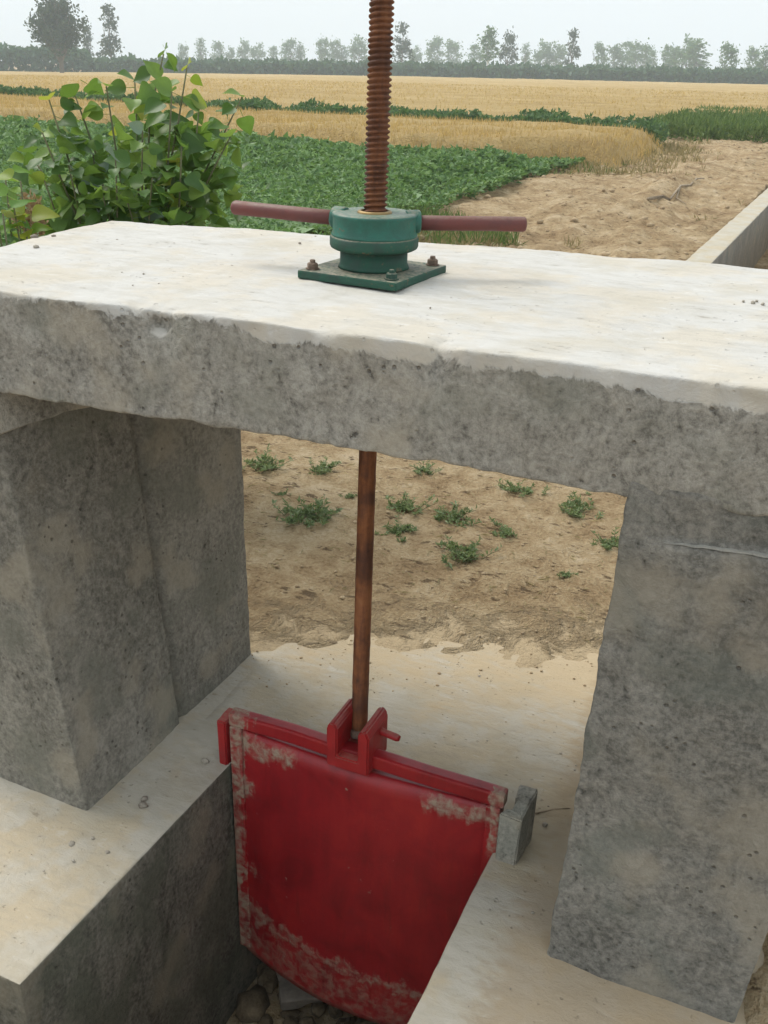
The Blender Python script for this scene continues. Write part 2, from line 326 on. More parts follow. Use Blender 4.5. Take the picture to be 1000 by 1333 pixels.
def gate_mat():
    """red enamel, cement smears on the left flange, under the rim and along the bottom"""
    k = NT('worn_red_enamel'); co = k.coord(); x, y, z = k.sep(co)[:3]
    a = k.noise(co, 9, 6, 0.62, 0.6); b = k.noise(co, 60, 5, 0.7); st = k.noise(k.coord(scale=(1, 1, 0.14)), 26, 6, 0.65)
    col = k.ramp(k.math('ADD', k.math('MULTIPLY', a, 0.6), k.math('MULTIPLY', st, 0.4)), [(0.38, (0.20, 0.006, 0.010)), (0.5, (0.28, 0.009, 0.014)), (0.62, (0.35, 0.016, 0.017))])
    w = k.math('ADD', k.math('MULTIPLY', k.math('ADD', k.noise(k.coord(loc=(2, 0, 5)), 11, 6, 0.68, 0.4), -0.5), 0.22), k.math('MULTIPLY', k.math('ADD', st, -0.5), 0.16))
    e1 = k.rng(k.math('ADD', x, k.math('MULTIPLY', w, 0.8)), -0.292, -0.312)                                     # left flange
    e2 = k.rng(k.math('ADD', k.math('ADD', z, k.math('MULTIPLY', x, 0.10)), w), -0.49, -0.53)     # bottom
    band = k.rng(k.math('ABSOLUTE', k.math('ADD', k.math('ADD', z, 0.475), k.math('ADD', k.math('MULTIPLY', x, 0.12), k.math('MULTIPLY', w, 0.8)))), 0.03, 0.002, 0, 0.75)
    e3 = k.math('MULTIPLY', k.rng(k.math('ABSOLUTE', k.math('ADD', k.math('ADD', z, -0.078), k.math('MULTIPLY', w, 0.45))), 0.03, 0.008), k.rng(k.math('ADD', k.math('ABSOLUTE', k.math('ADD', x, -0.0)), w), 0.13, 0.17))
    e4 = k.math('MULTIPLY', k.rng(k.math('ADD', x, k.math('MULTIPLY', w, 0.5)), 0.306, 0.314), k.rng(k.math('ADD', z, w), -0.02, 0.03))
    nn = k.noise(co, 30, 5, 0.72, 0.3)
    e2 = k.math('MULTIPLY', e2, k.rng(nn, 0.30, 0.70, 0.15, 0.5))
    e = k.math('MAXIMUM', k.math('MAXIMUM', e1, e2), k.math('MAXIMUM', k.math('MAXIMUM', e3, band), e4))
    e = k.math('MULTIPLY', e, k.rng(k.math('ADD', k.math('MULTIPLY', nn, 0.45), k.math('MULTIPLY', b, 0.55)), 0.36, 0.62, 0.1, 0.85))
    spl = k.rng(k.noise(k.coord(loc=(7, 1, 3)), 36, 4, 0.7), 0.69, 0.73, 0, 0.7)
    e = k.math('MAXIMUM', e, spl)
    run = k.math('MULTIPLY', k.rng(st, 0.56, 0.66), k.rng(z, 0.05, -0.4, 0.25, 0.6))
    col = k.mix(run, col, (0.13, 0.006, 0.009))
    ccol = k.mix(b, (0.22, 0.185, 0.13), (0.42, 0.37, 0.27))
    col = k.mix(e, col, ccol)
    return k.done(col, k.rng(e, 0, 1, 0.42, 0.9), k.bump(k.math('ADD', k.math('MULTIPLY', e, 1.5), k.math('ADD', a, k.math('MULTIPLY', b, 0.3))), 0.35, 0.004))
M_GATE = gate_mat()

# ------------------------------------------------------------------ terrain
CH = 0.048                                            # the channel runs a touch off the frame's axis
def canal_x(y): return 0.33 + 0.055*(y-7.8)           # axis of the canal beyond the track
FAR = []                                              # far ground height under the wheat so its far edge lies where the photo has it
for u, v in ((-400, 88), (0, 93), (500, 99), (1000, 110), (1500, 124)):
    p = at(u, v, 190.0); FAR.append((math.atan2(p[0]-CAM[0], p[1]-CAM[1]), p[2]-0.5))
FAZ, FZZ = [a for a, _ in FAR], [z for _, z in FAR]
def base_h(x, y):
    dx, dy = x-CAM[0], y-CAM[1]; r = math.hypot(dx, dy)
    if r < 40: return 0.0
    z = float(np.interp(math.atan2(dx, dy), FAZ, FZZ))
    return z*min(1.0, (r-40)/150.0)
def ground_h(x, y):
    if y > 60 or abs(x) > 30 or y < -12: return base_h(x, y)
    h = 0.0
    if y < 42:
        h += 0.016*FB(x, y, 0.3, 1.1, 3) + 0.012*FB(x, y, 5.3, 6.0, 5) + (0.005*FB(x, y, 2.3, 30, 3) if y < 3 else 0)
        if 7 < y < 34 and x < 1:                      # wheel ruts, heaps on the track
            h += 0.07*FB(x*1.4, y*0.45, 2.1, 1.0, 4)+0.06*abs(FB(x, y*0.7, 6.1, 2.6, 5))
            h += 0.13*math.exp(-((x+1.05-0.05*(y-13))/0.28)**2)*sst(9.5, 11, y)*sst(16, 13.5, y)
            h += 0.10*max(0, FB(x, y, 8.8, 0.55, 3))
    h += base_h(x, y)
    # dirt lying over the back of the apron and along the pads
    if y < 1.6:
        e = 0.68 + 0.05*N(x, 0.4, 2.2, 2.6) + 0.05*N(x, 0.1, 7.2, 9) + 0.40*x + 0.03*FB(x, y, 4.0, 18, 3)
        inside = sst(e+0.42, e-0.08, y)
        pad = sst(-1.35, -1.25, x)*sst(0.885+0.04*N(0, y, 3, 9), 0.845+0.04*N(0, y, 3, 9), x)
        h += 0.012
        h -= (0.036+0.010*FB(x, y, 9.0, 12, 4))*inside*pad
    elif y < 2.4:
        h += 0.012*(2.4-y)/0.8
    # the channel, the culvert and the basin in front of the left pad
    if -8 < y < 0.45 and abs(x-CH*(y-0.24)) < 0.55: h = -0.80 + 0.025*FB(x, y, 1.0, 7, 4)
    if -8 < y < -0.6 and -2.2 < x < 0.5: h = -0.80 + 0.03*FB(x, y, 1.0, 4, 4)
    if 6.2 < y < 75 and abs(x-canal_x(y)) < 0.44: h = -0.62 + 0.03*FB(x, y, 1, 5, 3)
    return h
def lines(segs):
    out = []
    for a, b, s in segs:
        n = max(1, int(round((b-a)/s))); out += list(np.linspace(a, b, n, endpoint=False))
    return np.array(out+[segs[-1][1]])
GX = lines([(-380, -60, 16), (-60, -20, 4), (-20, -7, 0.8), (-7, -2.2, 0.09), (-2.2, 1.5, 0.024), (1.5, 5, 0.25), (5, 30, 2.5), (30, 380, 14)])
GY = lines([(-45, -9, 6), (-9, -2.6, 0.5), (-2.6, -0.6, 0.08), (-0.6, 2.7, 0.024), (2.7, 7, 0.12), (7, 16, 0.055), (16, 36, 0.14), (36, 75, 1.2), (75, 460, 9)])
V = np.empty((len(GY), len(GX), 3), np.float32)
for j, y in enumerate(GY):
    for i, x in enumerate(GX): V[j, i] = (x, y, ground_h(x, y))
ii, jj = np.meshgrid(np.arange(len(GX)-1), np.arange(len(GY)-1)); a = jj*len(GX)+ii
Fq = np.stack([a, a+1, a+1+len(GX), a+len(GX)], -1).reshape(-1, 4)
ground = link('ground', mesh_np('ground', V.reshape(-1, 3), Fq, True), M_SOIL); tag(ground, kind='structure')

# ------------------------------------------------------------------ concrete
def axis_lines(L, step, fine=(0.0, 0.004, 0.009, 0.016, 0.026, 0.038)):
    f = [q for q in fine if q < L*0.4]; inner = list(np.linspace(f[-1], L-f[-1], max(2, int((L-2*f[-1])/step)+1)))
    return np.array(f[:-1]+inner+[L-q for q in f[:-1]][::-1])
def block_mesh(name, C8, step, r0=0.006, chip=0.02, rough=0.0025, seed=0.0, warp=None):
    """hexahedral casting. C8[(i,j,k)] corner for unit coords (x right, y back, z up); edges worn with chips of varying size"""
    C8 = {k: np.array(v, float) for k, v in C8.items()}
    Ls = [np.mean([np.linalg.norm(C8[tuple(1 if q == ax else b[q] for q in range(3))]-C8[tuple(0 if q == ax else b[q] for q in range(3))])
                   for b in [(i, j, k) for i in (0, 1) for j in (0, 1) for k in (0, 1)]]) for ax in range(3)]
    st = step if isinstance(step, (tuple, list)) else (step,)*3
    A = [axis_lines(L, s) for L, s in zip(Ls, st)]; n = [len(q) for q in A]
    idx = {}; P = []
    def vid(i, j, k):
        key = (i, j, k)
        if key not in idx: idx[key] = len(P); P.append((A[0][i], A[1][j], A[2][k]))
        return idx[key]
    Fc = []
    for ax in range(3):
        b, c = [(1, 2), (2, 0), (0, 1)][ax]
        for side in (0, n[ax]-1):
            for p in range(n[b]-1):
                for q in range(n[c]-1):
                    f = []
                    for dp, dq in ((0, 0), (1, 0), (1, 1), (0, 1)):
                        t = [0, 0, 0]; t[ax] = side; t[b] = p+dp; t[c] = q+dq; f.append(vid(*t))
                    Fc.append(f if side else f[::-1])
    P = np.array(P); Q = np.empty_like(P); La = np.array(Ls)
    for m, p in enumerate(P):
        s = p+seed
        n1 = FB(s[0], s[1], s[2], 5.5, 3); n2 = FB(s[0]+7, s[1], s[2], 26, 3)
        n3 = N(s[0], s[1], s[2]+5, 75)
        r = r0*(1+0.6*n2+0.5*n3) + chip*max(0.0, n1-0.3)*0.7 + 0.45*chip*max(0.0, n2-0.3) + 0.25*chip*max(0.0, n3-0.2)
        r = min(max(r, 0.0012), 0.024, 0.45*min(Ls))
        q = np.minimum(np.maximum(p, r), La-r); d = p-q; l = math.sqrt(d@d)
        if l > 1e-9: o = q+d*(r/l)
        else: o = p
        nrm = d/l if l > 1e-9 else np.zeros(3)
        o = o + nrm*(rough*FB(s[0], s[1], s[2]+3, 4.0, 4)+rough*0.5*n2)
        Q[m] = o
    U = Q/La
    W = np.zeros_like(Q)
    for (i, j, k), c in C8.items():
        w = (U[:, 0] if i else 1-U[:, 0])*(U[:, 1] if j else 1-U[:, 1])*(U[:, 2] if k else 1-U[:, 2]); W += w[:, None]*c
    if warp is not None:
        for m in range(len(W)): W[m] = warp(W[m], P[m]/La)
    return mesh_np(name, W, Fc, True)
def hexa(x0, x1, y0, y1, z0, z1):
    return {(i, j, k): ((x0, x1)[i], (y0, y1)[j], (z0, z1)[k]) for i in (0, 1) for j in (0, 1) for k in (0, 1)}

frame = empty('concrete_portal', (0, 0, 0))
tag(frame, 'grey concrete portal with thick pale-topped slab carrying the green screw hoist', 'concrete portal')
# slab
C = {(0, 0, 0): (-0.905, 0.0, 0.955), (1, 0, 0): (1.15, 0.0, 0.967), (0, 1, 0): (-0.955, 0.79, 0.955), (1, 1, 0): (1.15, 0.95, 0.965),
     (0, 0, 1): (-0.90, 0.0, 1.150), (1, 0, 1): (1.15, 0.0, 1.153), (0, 1, 1): (-0.955, 0.79, 1.150), (1, 1, 1): (1.15, 0.95, 1.150)}
def slab_warp(w, u):
    w = w.copy(); w[1] += 0.06*u[1]*math.sin(math.pi*min(1, max(0, u[0])))          # bowed back edge
    yy = u[1]*0.85
    if yy < 0.1:                                       # broken-out places along the front arris
        f = 1-yy/0.1
        for cx, wd_, dp in ((-0.285, 0.05, 0.032), (0.225, 0.028, 0.022), (-0.55, 0.09, 0.010), (0.62, 0.12, 0.008), (0.02, 0.05, 0.009)):
            g = math.exp(-((w[0]-cx)/wd_)**2)
            if g > 0.01:
                g *= 0.75+0.6*N(w[0], w[2], 0, 34)
                w[1] += dp*g*f*sst(0.5, 1.0, u[2]); w[2] -= 0.55*dp*g*f*f*sst(0.55, 1.0, u[2])
    if u[1] < 0.04:
        w[2] += 0.012*(1-u[2])*FB(w[0], 0, 0.7, 5, 4)
        w[1] += 0.005*FB(w[0], w[2], 3.0, 9, 4)
    w[2] += 0.0035*FB(w[0], w[1], 4.0, 2.5, 3)*u[2]
    return w
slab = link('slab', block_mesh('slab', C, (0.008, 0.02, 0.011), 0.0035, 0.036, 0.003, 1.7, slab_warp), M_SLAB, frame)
slab['label'] = 'thick slab with whitish top and rough grey broken front edge'
# left pillar: inner face leans a little, a shallow vertical slot in line with the gate
a0 = on(0, 610, 1, -0.02); tz = (0.960-0.0)/(a0[2])
itf = (-0.529+(a0[0]+0.529)*tz, 0.004, 0.952)
bb = on(330, 852, 2, 0.0); bt = on(318, 562, 1, bb[1]); s_ = 0.952/bt[2]
itb = (bb[0]+(bt[0]-bb[0])*s_, bb[1], 0.952)
C = {(0, 0, 0): (-0.93, -0.015, -0.03), (1, 0, 0): (-0.529, -0.037, -0.03), (0, 1, 0): (-0.93, bb[1], -0.03), (1, 1, 0): (bb[0], bb[1], -0.03),
     (0, 0, 1): (-0.88, 0.012, 0.952), (1, 0, 1): itf, (0, 1, 1): (-0.93, bb[1], 0.952), (1, 1, 1): itb}
def lp_warp(w, u):
    w = w.copy()
    if u[0] > 0.9:
        c = 0.478 + 0.045*(1-u[2]) + 0.008*N(0, 0, w[2], 6)
        d = abs(u[1]-c)*0.73
        w[0] -= 0.016*sst(0.017, 0.006, d)
        w[0] -= 0.006*sst(c-0.005, c+0.03, u[1])
    return w
link('pillar', block_mesh('pillar', C, (0.03, 0.0085, 0.014), 0.005, 0.022, 0.0035, 4.4, lp_warp), M_PIL, frame)
pA, pB, pC = Vector((-0.529, -0.037, 0.0)), Vector(itf), Vector(itb)
pn = (pB-pA).cross(pC-pA).normalized(); pn = pn if pn.x > 0 else -pn
def on_face(u, v, off):
    d = Vector(FW*F_PX+RT*(u-500.0)-UP*(v-666.5)); c = Vector(CAM); t = ((pA+pn*off)-c).dot(pn)/d.dot(pn); return c+d*t
bm = bmesh.new(); pol = [(-30, 500), (60, 512), (122, 522), (118, 530), (84, 536), (70, 543), (40, 551), (22, 558), (0, 566), (-30, 574)]
fr = [bm.verts.new(on_face(u, v, 0.009+0.003*math.sin(u))) for u, v in pol]; bk = [bm.verts.new(on_face(u, v, -0.02)) for u, v in pol]
bm.faces.new(fr); bm.faces.new(bk[::-1])
for q in range(len(pol)): bm.faces.new((fr[q], bk[q], bk[(q+1) % len(pol)], fr[(q+1) % len(pol)]))
bmesh.ops.recalc_face_normals(bm, faces=bm.faces)
link('mortar_patch', mesh_bm('mortar_patch', bm), M_SLABF, frame)
# right pillar, its lower lift standing a few millimetres proud with a pale mortar lip
C = {(0, 0, 0): (0.507, 0.0, -0.03), (1, 0, 0): (0.848, 0.0, -0.03), (0, 1, 0): (0.52, 0.72, -0.03), (1, 1, 0): (0.86, 0.72, -0.03),
     (0, 0, 1): (0.539, 0.001, 0.985), (1, 0, 1): (0.925, 0.001, 0.985), (0, 1, 1): (0.545, 0.72, 0.985), (1, 1, 1): (0.93, 0.72, 0.985)}
def rp_warp(w, u):
    w = w.copy()
    if u[1] < 0.1:
        zl = 0.897+0.085*(w[0]-0.6)+0.004*N(w[0], 0, 0, 14)
        w[1] -= 0.011*sst(zl+0.004, zl-0.004, w[2])*sst(0.53, 0.64, w[0])
        w[1] += 0.006*FB(w[0], w[2], 9.0, 5, 4)*sst(0.0, 0.1, w[2])
        w[0] += 0.004*FB(0.2, w[2], 2.0, 14, 3)*(1-u[0])
    return w
pr_ = link('pillar', block_mesh('pillar', C, (0.011, 0.05, 0.0085), 0.005, 0.022, 0.004, 9.1, rp_warp), M_PILR, frame)
bm = bmesh.new(); npt = 60; rings = []
for q in range(npt+1):
    x = 0.60+0.285*q/npt; zl = 0.899+0.085*(x-0.6)+0.005*N(x, 0, 0, 14)+0.002*N(x, 0, 3, 60); g = (0.06+0.3*sst(0, 0.35, q/npt))*(0.8+0.7*N(x, 5, 0, 40)); yb_ = 0.001+0.006*FB(x, zl, 9.0, 5, 4)
    rings.append([bm.verts.new((x, yb_+0.012, zl-0.006*g)), bm.verts.new((x, yb_-0.012*g-0.006, zl-0.007*g)), bm.verts.new((x, yb_-0.009*g-0.006, zl+0.002*g)), bm.verts.new((x, yb_+0.012, zl+0.008*g))])
for r0_, r1_ in zip(rings[:-1], rings[1:]):
    for q in range(4): bm.faces.new((r0_[q], r0_[(q+1) % 4], r1_[(q+1) % 4], r1_[q]))
bmesh.ops.recalc_face_normals(bm, faces=bm.faces)
link('mortar_lip', mesh_bm('mortar_lip', bm), M_LIP, frame)
pr_['label'] = 'dark weathered pillar with a thin mortar lip near its top'

# pads either side of the channel (they are the channel's walls) and the culvert deck behind the gate
def chx(x, y): return x + CH*(y-0.24)
C = hexa(-1.30, 0, -0.457, 1.5, -1.0, 0.0)
for k in (0, 1):
    C[(0, 0, k)] = (-1.30, -0.42, C[(0, 0, k)][2]); C[(1, 0, k)] = (-0.359, -0.453, C[(1, 0, k)][2]); C[(1, 1, k)] = (chx(-0.326, 1.5), 1.5, C[(1, 1, k)][2])
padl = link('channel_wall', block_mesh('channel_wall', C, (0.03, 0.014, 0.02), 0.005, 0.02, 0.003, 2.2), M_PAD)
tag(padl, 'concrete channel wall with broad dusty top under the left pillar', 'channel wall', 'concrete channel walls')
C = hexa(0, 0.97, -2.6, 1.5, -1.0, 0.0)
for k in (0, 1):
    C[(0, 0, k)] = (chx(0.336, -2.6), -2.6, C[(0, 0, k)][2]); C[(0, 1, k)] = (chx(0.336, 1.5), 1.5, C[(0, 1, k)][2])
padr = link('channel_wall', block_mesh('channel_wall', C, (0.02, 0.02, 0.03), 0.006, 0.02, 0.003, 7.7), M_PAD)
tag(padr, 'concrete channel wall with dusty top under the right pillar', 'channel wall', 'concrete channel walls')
C = hexa(-0.50, 0.495, 0.335, 1.5, -0.12, 0.004)
def deck_warp(w, u):
    w = w.copy(); e = min(u[0]*1.0, (1-u[0])*1.0, u[1]*1.16)
    w[2] -= 0.010*sst(0.05, 0.0, e+0.02*N(w[0], w[1], 0, 12)); return w
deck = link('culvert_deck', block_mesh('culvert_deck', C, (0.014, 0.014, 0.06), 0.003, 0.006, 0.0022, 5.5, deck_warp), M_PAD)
tag(deck, 'flat dusty concrete deck over the culvert behind the red gate', 'culvert deck')

# canal beyond the dirt track
def canal_wall(x_in, x_out, label, seed):
    lo, hi = min(x_in, x_out), max(x_in, x_out)
    C = {}
    for j, yy in ((0, 6.0), (1, 70.0)):
        for i, xx in ((0, lo), (1, hi)):
            for k, z_ in ((0, -0.9), (1, 0.075)): C[(i, j, k)] = (canal_x(yy)+xx, yy, z_)
    o = link('canal_wall', block_mesh('canal_wall', C, (0.06, 0.12, 0.12), 0.008, 0.03, 0.006, seed), M_CANAL)
    return tag(o, label, 'canal wall', 'concrete walls of the irrigation canal')
c0 = on(885, 345, 2, 0.075); c1 = on(924, 345, 2, 0.075)
cl_in = c1[0]-canal_x(c1[1]); cl_out = c0[0]-canal_x(c0[1])
canal_wall(cl_in, cl_out, 'pale-topped concrete canal wall running off beyond the dirt track at right', 3.3)
canal_wall(cl_in+0.66, cl_in+0.88, 'far concrete wall of the irrigation canal past the pale-topped near one', 13.3)

# ------------------------------------------------------------------ red sluice gate
GA = -0.022
gate = empty('sluice_gate', (0.012, 0.243, 0.0), GA)
tag(gate, 'red painted iron sluice gate with convex cement-stained plate below the rusty shaft', 'sluice gate')
HW, ZB, ZT = 0.328, -0.60, 0.098
nx, zs = 44, [ZT+0.010]*1 + list(np.linspace(ZT, ZT-0.03, 4)) + list(np.linspace(ZT-0.05, ZB, 40))
Vg, Fg = [], []
def bulge(x): return 0.036*math.cos(math.pi*x/(2*HW)*0.96)**0.9 if abs(x) < HW else 0
for side in (0, 1):
    for k, z in enumerate(zs):
        for i in range(nx+1):
            x = -HW + 2*HW*i/nx; b = bulge(x)
            if k == 0: yv = -0.006 - 0.45*b
            else:
                e = sst(0, 3, k); yv = -0.006 - b*(0.72+0.28*e)*(0.85+0.75*sst(0.05, -0.6, z))
            yv += 0.0012*FB(x, z, 1, 9, 3)
            zz = z - 0.022*math.cos(math.pi*x/(2*HW))*sst(-0.35, -0.6, z)
            Vg.append((x, yv+(0.02 if side else 0), zz))
n1 = nx+1; off = len(zs)*n1
for k in range(len(zs)-1):
    for i in range(nx):
        a = k*n1+i; Fg.append((a, a+n1, a+n1+1, a+1)); Fg.append((off+a, off+a+1, off+a+n1+1, off+a+n1))
for i in range(nx):
    a = (len(zs)-1)*n1+i; Fg.append((a, off+a, off+a+1, a+1)); Fg.append((i, i+1, off+i+1, off+i))
for k in range(len(zs)-1):
    a = k*n1; Fg.append((a, off+a, off+a+n1, a+n1)); a = k*n1+nx; Fg.append((a, a+n1, off+a+n1, off+a))
link('plate', mesh_np('plate', Vg, Fg, True), M_GATE, gate)
bm = add_box(bmesh.new(), (-HW-0.008, -0.016, 0.116), (HW+0.010, 0.016, 0.152), 0.006)
bmesh.ops.subdivide_edges(bm, edges=[e for e in bm.edges if e.calc_length() > 0.2], cuts=20)
for v in bm.verts: v.co.z += 0.003*N(v.co.x, 0, 0, 8); v.co.y += 0.002*N(v.co.x, 0, 4, 8)
link('top_rim', mesh_bm('top_rim', bm), M_GATE, gate)
for s in (-1, 1):
    bm = add_box(bmesh.new(), (min(s*(HW-0.028), s*(HW+0.004)), -0.020, ZB+0.01), (max(s*(HW-0.028), s*(HW+0.004)), 0.016, 0.117), 0.004)
    link('side_flange', mesh_bm('side_flange', bm), M_GATE, gate)
# U-shaped lug
FX = -0.016
bm = bmesh.new()
out = [(-0.051, 0.112), (0.051, 0.112), (0.051, 0.214), (0.043, 0.228), (0.034, 0.228), (0.0245, 0.218), (0.0245, 0.143), (-0.0245, 0.143), (-0.0245, 0.218), (-0.034, 0.228), (-0.043, 0.228), (-0.051, 0.214)]
f0 = bm.faces.new([bm.verts.new((FX+x, -0.040, z)) for x, z in out])
ex = bmesh.ops.extrude_face_region(bm, geom=[f0])
bmesh.ops.translate(bm, verts=[v for v in ex['geom'] if isinstance(v, bmesh.types.BMVert)], vec=(0, 0.108, 0))
bmesh.ops.recalc_face_normals(bm, faces=bm.faces)
bmesh.ops.bevel(bm, geom=[e for e in bm.edges], offset=0.0035, segments=2, affect='EDGES')
fork = link('lifting_lug', mesh_bm('lifting_lug', bm), M_FORK, gate)
bm = lathe([(0, 0), (0.007, 0), (0.0085, 0.003), (0.0085, 0.05), (0.006, 0.056), (0, 0.056)], 16)
bmesh.ops.rotate(bm, verts=bm.verts, cent=(0, 0, 0), matrix=Matrix.Rotation(R(97), 3, 'Y'))
bmesh.ops.translate(bm, verts=bm.verts, vec=(FX+0.04, 0.03, 0.190))
link('pin', mesh_bm('pin', bm, True), M_FORK, fork)

guide = empty('gate_guide_frame', (0.012, 0.243, 0.0), GA)
tag(guide, 'pair of guide rails set in the channel walls holding the red gate', 'guide frame')
def rail(s, zt, mat, lab, rg):
    bm = bmesh.new()
    x0 = s*(HW+0.014)
    prof = [(0, -0.020), (s*0.024, -0.020), (s*0.028, 0.040), (0, 0.040)] if s < 0 else [(-0.004, -0.040), (s*0.042, -0.036), (s*0.046, 0.07), (0.006, 0.07), (0.006, 0.03), (0.012, 0.026), (0.012, -0.012), (-0.002, -0.014)] if s > 0 else [(0, -0.034), (s*0.046, -0.034), (s*0.046, 0.062), (0, 0.062), (0, 0.040), (s*0.022, 0.040), (s*0.022, -0.024), (0, -0.024)]
    f = bm.faces.new([bm.verts.new((x0+x, y, -0.78)) for x, y in prof])
    ex = bmesh.ops.extrude_face_region(bm, geom=[f]); bmesh.ops.translate(bm, verts=[v for v in ex['geom'] if isinstance(v, bmesh.types.BMVert)], vec=(0, 0, 0.78+zt))
    bmesh.ops.recalc_face_normals(bm, faces=bm.faces)
    bmesh.ops.bevel(bm, geom=list(bm.edges), offset=0.003, segments=2, affect='EDGES')
    if rg:
        bmesh.ops.subdivide_edges(bm, edges=[e for e in bm.edges if e.calc_length() > 0.05], cuts=8, use_grid_fill=True)
        for v in bm.verts:
            v.co += Vector((N(v.co.x, v.co.y, v.co.z, 40), N(v.co.y, v.co.z, v.co.x, 40), N(v.co.z, v.co.x, v.co.y, 30)))*rg
    o = link('guide_rail', mesh_bm('guide_rail', bm), mat, guide); o['label'] = lab
rail(-1, 0.122, M_FORK, 'red painted rail top at the left wall', 0.0025)
rail(1, 0.122, M_SLABF, 'cement-crusted rail stub at the right wall', 0.007)

# ------------------------------------------------------------------ lifting screw
_o = on(486.5, 347, 2, 1.170)
OPX, OPY = float(_o[0]), float(_o[1])                                # hoist centre on the slab
top = np.array([OPX, OPY, 1.17]); pz = on(468, 932, 1, 0.290)
bot = np.array([pz[0], 0.290, 0.150])
ax = Vector(top-bot).normalized()
screw = empty('lifting_screw', tuple(top)); screw.rotation_mode = 'QUATERNION'; screw.rotation_quaternion = ax.to_track_quat('Z', 'Y')
tag(screw, 'rusty brown lifting screw, threaded above the slab and plain below, down to gate', 'screw rod')
PT, RO, RI, NTH = 0.0103, 0.0236, 0.0188, 30
z0, z1 = -0.05, 0.92; rows = int((z1-z0)/PT*8)
Vt = []
for j in range(rows+1):
    z = z0+(z1-z0)*j/rows
    for i in range(NTH):
        th = 2*math.pi*i/NTH; ph = ((z/PT) - th/(2*math.pi)) % 1.0
        t = abs(ph*2-1); rr = RI+(RO-RI)*min(1, max(0, (t-0.18)/0.55))
        rr += 0.0007*N(math.cos(th)*3, math.sin(th)*3, z*90)+0.0009*N(5, 0, z*45)
        Vt.append((rr*math.cos(th), rr*math.sin(th), z))
Ft = []
for j in range(rows):
    for i in range(NTH):
        a = j*NTH+i; b = j*NTH+(i+1) % NTH; Ft.append((a, b, b+NTH, a+NTH))
nV = len(Vt); Vt += [(0, 0, z1+0.004), (0, 0, z0)]
for i in range(NTH):
    Ft.append((rows*NTH+i, rows*NTH+(i+1) % NTH, nV, nV)); Ft.append((i, nV+1, nV+1, (i+1) % NTH))
me = bpy.data.meshes.new('threaded_part'); me.from_pydata(Vt, [], [tuple(dict.fromkeys(f)) for f in Ft]); me.update()
for p in me.polygons: p.use_smooth = True
link('threaded_part', me, M_THREAD, screw)
Ls_ = float(np.linalg.norm(top-bot))
prof = [(0, -Ls_), (0.0165, -Ls_), (0.0175, -Ls_+0.01)]
for q in np.linspace(-Ls_+0.03, -0.052, 60): prof.append((0.0186+0.0006*N(q*40, 1, 1), q))
bm = lathe(prof+[(0, -0.051)], 28)
for v in bm.verts: v.co += v.normal*0.0 + Vector((v.co.x, v.co.y, 0)).normalized()*0.0007*N(v.co.x, v.co.y, v.co.z, 70)
link('plain_shaft', mesh_bm('plain_shaft', bm, True), M_SHAFT, screw)
bm = lathe([(0, 0), (0.024, 0), (0.026, 0.004), (0.026, 0.014), (0.022, 0.018), (0, 0.018)], 6)
o = link('bottom_nut', mesh_bm('bottom_nut', bm), M_BOLT, screw); o.location = (0, 0, -Ls_-0.002)

# ------------------------------------------------------------------ green screw hoist
ZS = 1.152; HK = 0.93
hoist = empty('screw_hoist', (OPX, OPY, ZS)); hoist.scale = (1.03, 1.03, HK)
tag(hoist, 'green cast-iron screw hoist with two brown bar handles bolted on the slab', 'screw hoist')
HR = R(-6)
bm = add_box(bmesh.new(), (-0.106, -0.108, 0.0), (0.106, 0.108, 0.018), 0.004)
o = link('base_plate', mesh_bm('base_plate', bm), M_GREEND, hoist); o.rotation_euler = (0, 0, HR)
for sx in (-1, 1):
    for sy in (-1, 1):
        bm = lathe([(0, 0.019), (0.019, 0.019), (0.019, 0.022), (0.0145, 0.022), (0.0145, 0.034), (0.012, 0.037), (0.0075, 0.037), (0.0075, 0.044), (0.006, 0.046), (0, 0.046)], 6 if sx*sy > 0 else 8)
        p = Matrix.Rotation(HR, 3, 'Z') @ Vector((sx*0.085, sy*0.086, 0))
        o = link('anchor_bolt', mesh_bm('anchor_bolt', bm), M_GREEND if (sx, sy) == (1, -1) else M_BOLT, hoist); o.location = (p.x, p.y, 0.018*0.28); o.scale = (0.72, 0.72, 0.72); o.rotation_euler = (0, 0, random.Random(sx*3+sy).random())
bm = lathe([(0.05, 0.019), (0.069, 0.019), (0.067, 0.024), (0.065, 0.03), (0.065, 0.062), (0.05, 0.062)], 56)
link('pedestal', mesh_bm('pedestal', bm, True), M_GREEND, hoist)
bm = lathe([(0.05, 0.058), (0.078, 0.058), (0.083, 0.061), (0.085, 0.066), (0.085, 0.081), (0.082, 0.085), (0.05, 0.085)], 64)
link('lower_collar', mesh_bm('lower_collar', bm, True), M_GREEND, hoist)
bm = lathe([(0.05, 0.084), (0.081, 0.084), (0.0825, 0.087), (0.0815, 0.09), (0.0795, 0.094), (0.0795, 0.122), (0.081, 0.126), (0.080, 0.130), (0.074, 0.132), (0.034, 0.131), (0.028, 0.129), (0.024, 0.129)], 64)
hub = link('hub', mesh_bm('hub', bm, True), M_GREEN, hoist)
